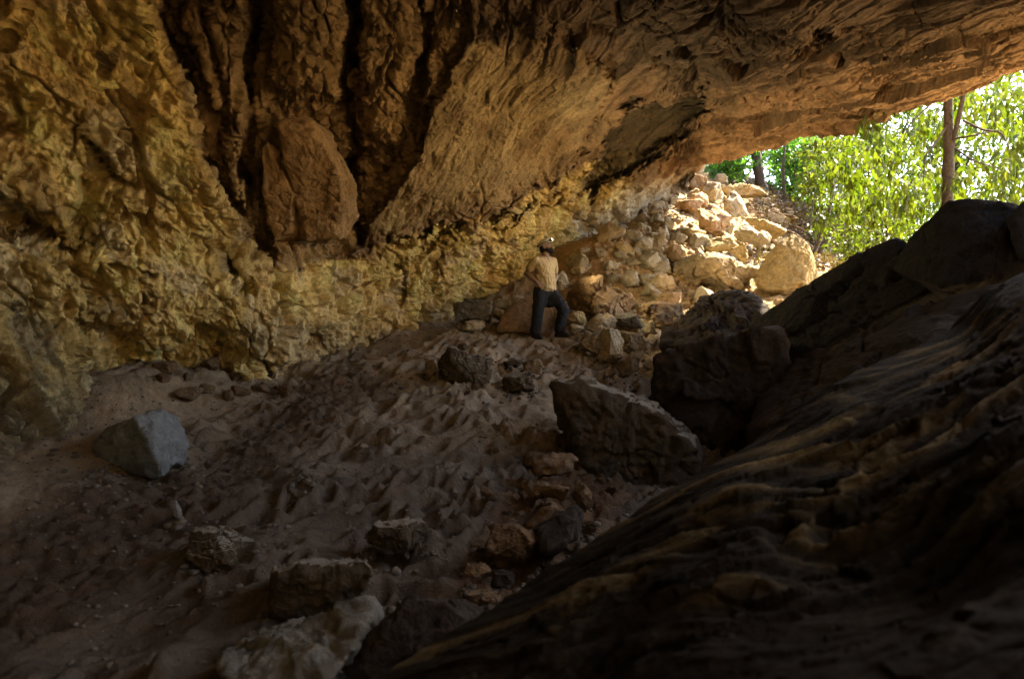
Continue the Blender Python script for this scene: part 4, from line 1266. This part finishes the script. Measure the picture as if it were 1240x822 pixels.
# dry leaves on the slope
rr = np.random.default_rng(66)
lx, ly = [], []
while len(lx) < 5200:
    y_ = rr.uniform(16, 30); px_ = rr.uniform(915, 1040)
    lx.append((px_ - CX) / F * y_); ly.append(y_)
lx, ly = np.array(lx), np.array(ly)
lc = np.stack([lx, ly, ground_z(lx, ly) + 0.05 + 0.08 * rr.random(len(lx))], 1)
tag(link('leaf_litter', leaf_mesh('leaf_litter', lc, 0.16, 'litter', 67, 0.15, 1.4)), kind='stuff')

# ------------------------------------------------------------------ the person
M['skin'] = plain('skin', (0.40, 0.24, 0.15), 0.55, 0.12, 30)
M['shirt'] = plain('tan_cotton', (0.72, 0.54, 0.27), 0.9, 0.12, 40, 0.004)
M['trouser'] = plain('black_cotton', (0.018, 0.018, 0.020), 0.85, 0.2, 30, 0.004)
M['boot'] = plain('boot_leather', (0.02, 0.016, 0.012), 0.7, 0.2, 30)
M['hair'] = plain('dark_hair', (0.02, 0.014, 0.01), 0.8, 0.3, 60, 0.004)
M['helmet'] = plain('helmet_shell', (0.75, 0.66, 0.42), 0.45, 0.08, 8, 0, 0, 0.5)
M['strap'] = plain('black_strap', (0.02, 0.02, 0.02), 0.6, 0.1, 20)
lamp_t = NT('lamp_glass')
lamp_t.b.inputs['Base Color'].default_value = (0.9, 0.9, 0.85, 1)
lamp_t.b.inputs['Emission Color'].default_value = (1, 0.95, 0.82, 1)
lamp_t.b.inputs['Emission Strength'].default_value = 0.22
M['lamp'] = lamp_t.m


def sphere_pts(c, r, s=(1, 1, 1)):
    v, f = ico(3)
    return np.array(c) + v * r * np.array(s)


def capsule_bm(bm, a, b, ra, rb):
    pts = np.concatenate([sphere_pts(a, ra), sphere_pts(b, rb)])
    t = bmesh.new()
    for p_ in pts: t.verts.new(p_)
    bmesh.ops.convex_hull(t, input=t.verts)
    bmesh.ops.delete(t, geom=[v for v in t.verts if not v.link_faces], context='VERTS')
    me = bpy.data.meshes.new('tmp'); t.to_mesh(me); t.free()
    bm.from_mesh(me); bpy.data.meshes.remove(me)


def hull_bm(bm, groups):
    t = bmesh.new()
    for g in groups:
        for p_ in g: t.verts.new(p_)
    bmesh.ops.convex_hull(t, input=t.verts)
    bmesh.ops.delete(t, geom=[v for v in t.verts if not v.link_faces], context='VERTS')
    me = bpy.data.meshes.new('tmp'); t.to_mesh(me); t.free()
    bm.from_mesh(me); bpy.data.meshes.remove(me)


def fused(name, bm, mat, parent, voxel=0.008, smooth=4, fold=None):
    """all the pieces grown into one continuous skin"""
    me = bpy.data.meshes.new(name); bm.to_mesh(me); bm.free()
    o = bpy.data.objects.new(name, me); C.objects.link(o)
    m = o.modifiers.new('r', 'REMESH'); m.mode = 'VOXEL'; m.voxel_size = voxel; m.use_smooth_shade = True
    s = o.modifiers.new('s', 'SMOOTH'); s.iterations = smooth; s.factor = 0.5
    dg = bpy.context.evaluated_depsgraph_get()
    me2 = bpy.data.meshes.new_from_object(o.evaluated_get(dg), depsgraph=dg)
    o.modifiers.clear(); o.data = me2; bpy.data.meshes.remove(me)
    me2.name = name
    n = len(me2.vertices)
    if fold:
        v = np.empty(n * 3, np.float32); me2.vertices.foreach_get('co', v); v = v.reshape(-1, 3)
        nn = np.empty(n * 3, np.float32); me2.vertices.foreach_get('normal', nn); nn = nn.reshape(-1, 3)
        v = v + nn * fold(v.astype(float))[:, None]
        me2.vertices.foreach_set('co', v.ravel()); me2.update()
    me2.polygons.foreach_set('use_smooth', np.ones(len(me2.polygons), bool))
    me2.materials.clear(); me2.materials.append(mat)
    o.parent = parent
    return o


base = P(661, 411, 12.0)
pz = float(ground_z(np.array([base[0]]), np.array([base[1]]))[0])
person = thing('person', 'person in tan T-shirt, black trousers and helmet, hands on hips, looking up at the rock', 'person', (base[0], base[1], 0.0))
fwd = np.array([0.80, -0.60, 0]); rgt = np.array([-0.60, -0.80, 0])
up = np.array([0, 0, 1.0])


def at(x_, z_, f=0.0):
    """x across the picture, z above the shoes, f towards the viewer"""
    return np.array([x_, -f, z_])


shR, shL = at(-0.185, 1.36, 0.13), at(0.125, 1.385, -0.12)
elR, elL = at(-0.345, 1.16, 0.02), at(0.20, 1.14, -0.34)
haR, haL = at(-0.14, 0.965, 0.20), at(0.145, 0.985, -0.10)
neck = at(-0.005, 1.45, 0.0)
chest = at(-0.02, 1.24, 0.0)
waist = at(-0.02, 0.98, 0.02)
hipR, hipL = at(-0.10, 0.88, 0.07), at(0.07, 0.88, -0.05)
knR, knL = at(-0.145, 0.47, 0.10), at(0.31, 0.52, 0.06)
anR, anL = at(-0.185, 0.09, 0.06), at(0.235, 0.13, 0.02)
head = at(0.005, 1.615, 0.02)

bm = bmesh.new()
# head: skull, jaw, nose, brow, ears; turned to the right and lifted
look = np.array([0.86, -0.30, 0.40]); look /= np.linalg.norm(look)
hr = np.cross(look, up); hr /= np.linalg.norm(hr); hu = np.cross(hr, look)


def H(a, b, c):
    return head + look * a + hr * b + hu * c


hull_bm(bm, [sphere_pts(H(-0.015, 0, 0.03), 0.088, (1, 1, 1.05)), sphere_pts(H(0.03, 0, -0.02), 0.066)])
hull_bm(bm, [sphere_pts(H(0.035, 0, -0.04), 0.055), sphere_pts(H(0.058, 0, -0.095), 0.028), sphere_pts(H(0.0, 0.03, -0.06), 0.035), sphere_pts(H(0.0, -0.03, -0.06), 0.035)])
hull_bm(bm, [sphere_pts(H(0.092, 0, 0.02), 0.010), sphere_pts(H(0.115, 0, -0.025), 0.013), sphere_pts(H(0.09, 0.012, -0.03), 0.012), sphere_pts(H(0.09, -0.012, -0.03), 0.012)])
hull_bm(bm, [sphere_pts(H(0.082, 0.035, 0.032), 0.014), sphere_pts(H(0.082, -0.035, 0.032), 0.014), sphere_pts(H(0.09, 0, 0.03), 0.013)])
for s in (-1, 1):
    hull_bm(bm, [sphere_pts(H(-0.012, s * 0.084, 0.01), 0.016, (1, .6, 1.5)), sphere_pts(H(-0.02, s * 0.092, 0.02), 0.013, (1, .6, 1.4))])
    capsule_bm(bm, H(0.083, s * 0.018, -0.062), H(0.091, 0, -0.06), 0.010, 0.011)
capsule_bm(bm, neck - up * 0.05, head - up * 0.07 - look * 0.015, 0.062, 0.056)
hull_bm(bm, [sphere_pts(shR + up * 0.01, 0.06), sphere_pts(shL + up * 0.01, 0.06), sphere_pts(neck - up * 0.03, 0.065), sphere_pts(chest, 0.13), sphere_pts(waist, 0.12)])
for sh, el, ha, sg in ((shR, elR, haR, 1), (shL, elL, haL, -1)):
    capsule_bm(bm, sh, sh * 0.45 + el * 0.55, 0.062, 0.054)
    capsule_bm(bm, sh * 0.5 + el * 0.5, el, 0.054, 0.043)
    wr = el * 0.16 + ha * 0.84
    capsule_bm(bm, el, el * 0.62 + wr * 0.38, 0.044, 0.047)
    capsule_bm(bm, el * 0.62 + wr * 0.38, wr, 0.047, 0.029)
    # a palm lying on the hip, four fingers forward and down, thumb back
    d1 = ha - wr; d1 /= np.linalg.norm(d1)
    ffw = np.array([0.75, -0.30, -0.55]) if sg == 1 else np.array([0.2, 0.1, -0.95])
    ffw /= np.linalg.norm(ffw)
    sp = np.cross(ffw, np.array([0.3, -0.9, 0.1])); sp /= np.linalg.norm(sp)
    kn = wr + ffw * 0.085
    hull_bm(bm, [sphere_pts(wr, 0.024), sphere_pts(kn + sp * 0.034, 0.014), sphere_pts(kn - sp * 0.034, 0.014)])
    for j, (o_, L) in enumerate(((0.033, 0.072), (0.011, 0.082), (-0.011, 0.076), (-0.033, 0.058))):
        k0 = kn + sp * o_
        k1 = k0 + ffw * L * 0.5 + sp * o_ * 0.25
        inw = (waist - k1) * np.array([1, 1, 0]); inw /= np.linalg.norm(inw) + 1e-9
        k2 = k1 + ffw * L * 0.4 + inw * L * 0.22
        capsule_bm(bm, k0, k1, 0.0095, 0.009); capsule_bm(bm, k1, k2, 0.009, 0.0075)
    th0 = wr + ffw * 0.03 + sp * 0.022
    th1 = th0 + sp * 0.04 + ffw * 0.012
    capsule_bm(bm, th0, th1, 0.012, 0.010); capsule_bm(bm, th1, th1 + sp * 0.02 + ffw * 0.024, 0.010, 0.008)
# legs inside the trousers
for hp, kn_, an in ((hipR, knR, anR), (hipL, knL, anL)):
    capsule_bm(bm, hp, kn_, 0.085, 0.058); capsule_bm(bm, kn_, an, 0.055, 0.038)
    capsule_bm(bm, waist, hp, 0.11, 0.09)
fused('body', bm, M['skin'], person, 0.0065, 3)

# T-shirt: torso and two short sleeves
bm = bmesh.new()
hull_bm(bm, [sphere_pts(shR + up * 0.005, 0.070), sphere_pts(shL + up * 0.005, 0.070), sphere_pts(chest + rgt * 0.07, 0.142, (1, 1, 1.1)), sphere_pts(chest - rgt * 0.07, 0.135, (1, 1, 1.1))])
hull_bm(bm, [sphere_pts(neck - up * 0.055, 0.070), sphere_pts(shR, 0.066), sphere_pts(shL, 0.066)])
hull_bm(bm, [sphere_pts(chest + rgt * 0.06, 0.138), sphere_pts(chest - rgt * 0.06, 0.132), sphere_pts(at(-0.075, 0.90, 0.03), 0.118, (1, 1, 0.8)), sphere_pts(at(0.055, 0.90, -0.02), 0.112, (1, 1, 0.8)), sphere_pts(at(0.01, 0.93, 0.08), 0.10, (1, 1, 1))])
capsule_bm(bm, shR, shR * 0.48 + elR * 0.52, 0.080, 0.075)
capsule_bm(bm, shL, shL * 0.48 + elL * 0.52, 0.076, 0.070)
def shirt_fold(v):
    w = warp(v, 0.03, 0.12, 5)
    low = sstep(1.30, 0.9, v[:, 2])
    return (0.006 + 0.013 * low) * ridged(aniso(w, frame((0.35, -0.2, -0.9)), (0.30, 0.075, 0.075)), 2, 6) + 0.004 * fbm(v * 14, 3, 7)
fused('t_shirt', bm, M['shirt'], person, 0.009, 3, shirt_fold)

# baggy trousers
bm = bmesh.new()
hull_bm(bm, [sphere_pts(at(-0.085, 0.90, 0.04), 0.118, (1, 1, 0.7)), sphere_pts(at(0.065, 0.90, -0.03), 0.112, (1, 1, 0.7)), sphere_pts(hipR - up * 0.08, 0.118), sphere_pts(hipL - up * 0.06, 0.112)])
hull_bm(bm, [sphere_pts(hipR - up * 0.08, 0.115), sphere_pts(hipR * 0.5 + knR * 0.5, 0.105), sphere_pts(at(-0.03, 0.62, 0.04), 0.06)])
capsule_bm(bm, hipR * 0.5 + knR * 0.5, knR, 0.103, 0.090)
capsule_bm(bm, knR, anR + up * 0.05, 0.090, 0.086)
hull_bm(bm, [sphere_pts(hipL - up * 0.06, 0.115), sphere_pts(hipL * 0.5 + knL * 0.5, 0.110), sphere_pts(at(0.06, 0.62, 0.02), 0.07)])
capsule_bm(bm, hipL * 0.5 + knL * 0.5, knL, 0.108, 0.092)
capsule_bm(bm, knL, anL + up * 0.05, 0.092, 0.084)
def trouser_fold(v):
    w = warp(v, 0.04, 0.15, 15)
    return 0.010 * ridged(w / np.array([0.14, 0.14, 0.16]), 2, 16) + 0.005 * fbm(v * 12, 3, 17)
fused('trousers', bm, M['trouser'], person, 0.009, 3, trouser_fold)

for an, dr in ((anR, np.array([0.55, -0.80, 0])), (anL, np.array([0.85, -0.5, 0]))):
    dr = dr / np.linalg.norm(dr)
    b0 = np.array([an[0], an[1], an[2] - 0.05])
    bm = bmesh.new()
    hull_bm(bm, [sphere_pts(b0 - dr * 0.05, 0.042), sphere_pts(b0 + dr * 0.10 - up * 0.005, 0.040, (1, 1, 0.8)), sphere_pts(b0 + dr * 0.16 - up * 0.012, 0.034, (1, 1, 0.8)), sphere_pts(an + up * 0.03, 0.05)])
    hull_bm(bm, [sphere_pts(b0 - dr * 0.055 - up * 0.028, 0.040, (1, 1, 0.4)), sphere_pts(b0 + dr * 0.165 - up * 0.028, 0.040, (1, 1, 0.4))])
    fused('boot', bm, M['boot'], person, 0.007, 2)

# beard and helmet
bm = bmesh.new()
hull_bm(bm, [sphere_pts(H(0.045, 0, -0.062), 0.054), sphere_pts(H(0.062, 0, -0.112), 0.034), sphere_pts(H(0.005, 0.045, -0.05), 0.038), sphere_pts(H(0.005, -0.045, -0.05), 0.038)])
fused('beard', bm, M['hair'], person, 0.006, 2, lambda v: 0.004 * gnoise(v * 90, 3))
bm = bmesh.new()
hull_bm(bm, [sphere_pts(H(-0.055, 0, -0.02), 0.072), sphere_pts(H(-0.03, 0, 0.03), 0.086)])
fused('hair', bm, M['hair'], person, 0.007, 2, lambda v: 0.004 * gnoise(v * 80, 4))
hv, hf = ico(5)
hc = H(-0.012, 0, 0.045)
loc = hv.copy()
keep = loc[:, 2] > -0.10
ax3 = np.stack([look, hr, hu])
rim = np.clip((0.16 - loc[:, 2]) / 0.26, 0, 1) ** 2
shape = loc * np.array([0.128, 0.112, 0.108]) * (1 + 0.10 * rim * (0.6 + 0.9 * np.clip(loc[:, 0], 0, 1)))[:, None]
shape[:, 2] += 0.006 * np.exp(-(loc[:, 1] / 0.16) ** 2) * np.clip(loc[:, 2], 0, 1)
hw_ = shape @ ax3 + hc
ok = keep[hf].all(1)
u, inv = np.unique(hf[ok], return_inverse=True)
helm = link('helmet', mesh_from('helmet', hw_[u], inv.reshape(-1, 3), M['helmet']), person)
sm = helm.modifiers.new('shell', 'SOLIDIFY'); sm.thickness = 0.006
bm = bmesh.new()
for k in range(40):
    a = 2 * math.pi * k / 40; b = 2 * math.pi * (k + 1) / 40
    f_ = lambda t: hc + (np.array([math.cos(t) * 0.132, math.sin(t) * 0.116, 0.022]) @ ax3)
    capsule_bm(bm, f_(a), f_(b), 0.007, 0.007) if k % 1 == 0 else None
fused('lamp_strap', bm, M['strap'], helm, 0.004, 1)
lampc = hc + (np.array([0.137, 0.02, 0.032]) @ ax3)
bm = bmesh.new()
hull_bm(bm, [sphere_pts(lampc, 0.027, (1, 1, 1)), sphere_pts(lampc + look * 0.016, 0.027)])
fused('headlamp', bm, M['strap'], helm, 0.004, 1)
v, f = ico(3)
lv = (v * np.array([0.014, 0.030, 0.030])) @ ax3 + lampc + look * 0.034
link('lens', mesh_from('lens', lv, f, M['lamp']), bpy.data.objects['headlamp'])
# the lit lamp on his helmet
beam = bpy.data.lights.new('headlamp_beam', 'SPOT')
beam.energy = 55.0
beam.color = (1.0, 0.83, 0.48)
beam.spot_size = R(165); beam.spot_blend = 0.8
beam.shadow_soft_size = 0.04
beam_o = bpy.data.objects.new('headlamp_beam', beam); C.objects.link(beam_o)
beam_o.parent = person
beam_o.location = tuple(lampc + look * 0.10)
beam_o.rotation_euler = Vector((-0.80, 0.10, -0.22)).to_track_quat('Z', 'Y').to_euler()
# stand him on the sand where his shoes are
person.location.z = float(ground_z(np.array([base[0] - 0.18, base[0] - 0.05]), np.array([base[1] - 0.06, base[1] - 0.15])).mean()) + 0.0
# a low stone under the bent leg
sx_, sy_ = base[0] + 0.29, base[1] - 0.06
st = rock_mesh('boulder', (0.42, 0.40, 0.26), 661, 5, M['boulder_brown'], 9, 0.5)
so_ = link('boulder', st, None, (sx_, sy_, person.location.z - 0.085))
tag(so_, 'low brown stone under the raised foot of the person', 'boulder')


# ------------------------------------------------------------------ light
SUN_DIR = Vector((0.64, 0.36, 0.76)).normalized()
sun = bpy.data.lights.new('sun', 'SUN')
sun.energy = 5.0
sun.angle = R(0.5)
sun.color = (1.0, 0.875, 0.64)
so = bpy.data.objects.new('sun', sun)
C.objects.link(so)
so.rotation_euler = SUN_DIR.to_track_quat('Z', 'Y').to_euler()
world = bpy.data.worlds.new('World')
scene.world = world
world.use_nodes = True
wt = world.node_tree
sky = wt.nodes.new('ShaderNodeTexSky')
sky.sky_type = 'NISHITA'
sky.sun_disc = False
sky.sun_elevation = math.asin(SUN_DIR.z)
sky.sun_rotation = math.atan2(SUN_DIR.x, SUN_DIR.y)
sky.dust_density = 2.0
wt.links.new(sky.outputs[0], wt.nodes['Background'].inputs[0])
wt.nodes['Background'].inputs[1].default_value = 0.15

# ------------------------------------------------------------------ camera
cam = bpy.data.cameras.new('camera')
cam.sensor_width = 36.0
cam.lens = 36.0 * F / 1240.0
cam.clip_start = 0.05
cam.clip_end = 6000
cam.dof.use_dof = True
cam.dof.focus_distance = 11.5
cam.dof.aperture_fstop = 1.9
co = bpy.data.objects.new('camera', cam)
C.objects.link(co)
co.rotation_euler = (R(90), 0, 0)
scene.camera = co
scene.view_settings.view_transform = 'Standard'
scene.view_settings.look = 'None'
scene.view_settings.exposure = 0
scene.cycles.film_exposure = 8.2     # the long exposure of a cave photograph
scene.cycles.max_bounces = 10
scene.cycles.diffuse_bounces = 6
scene.cycles.transmission_bounces = 6
scene.cycles.use_denoising = True
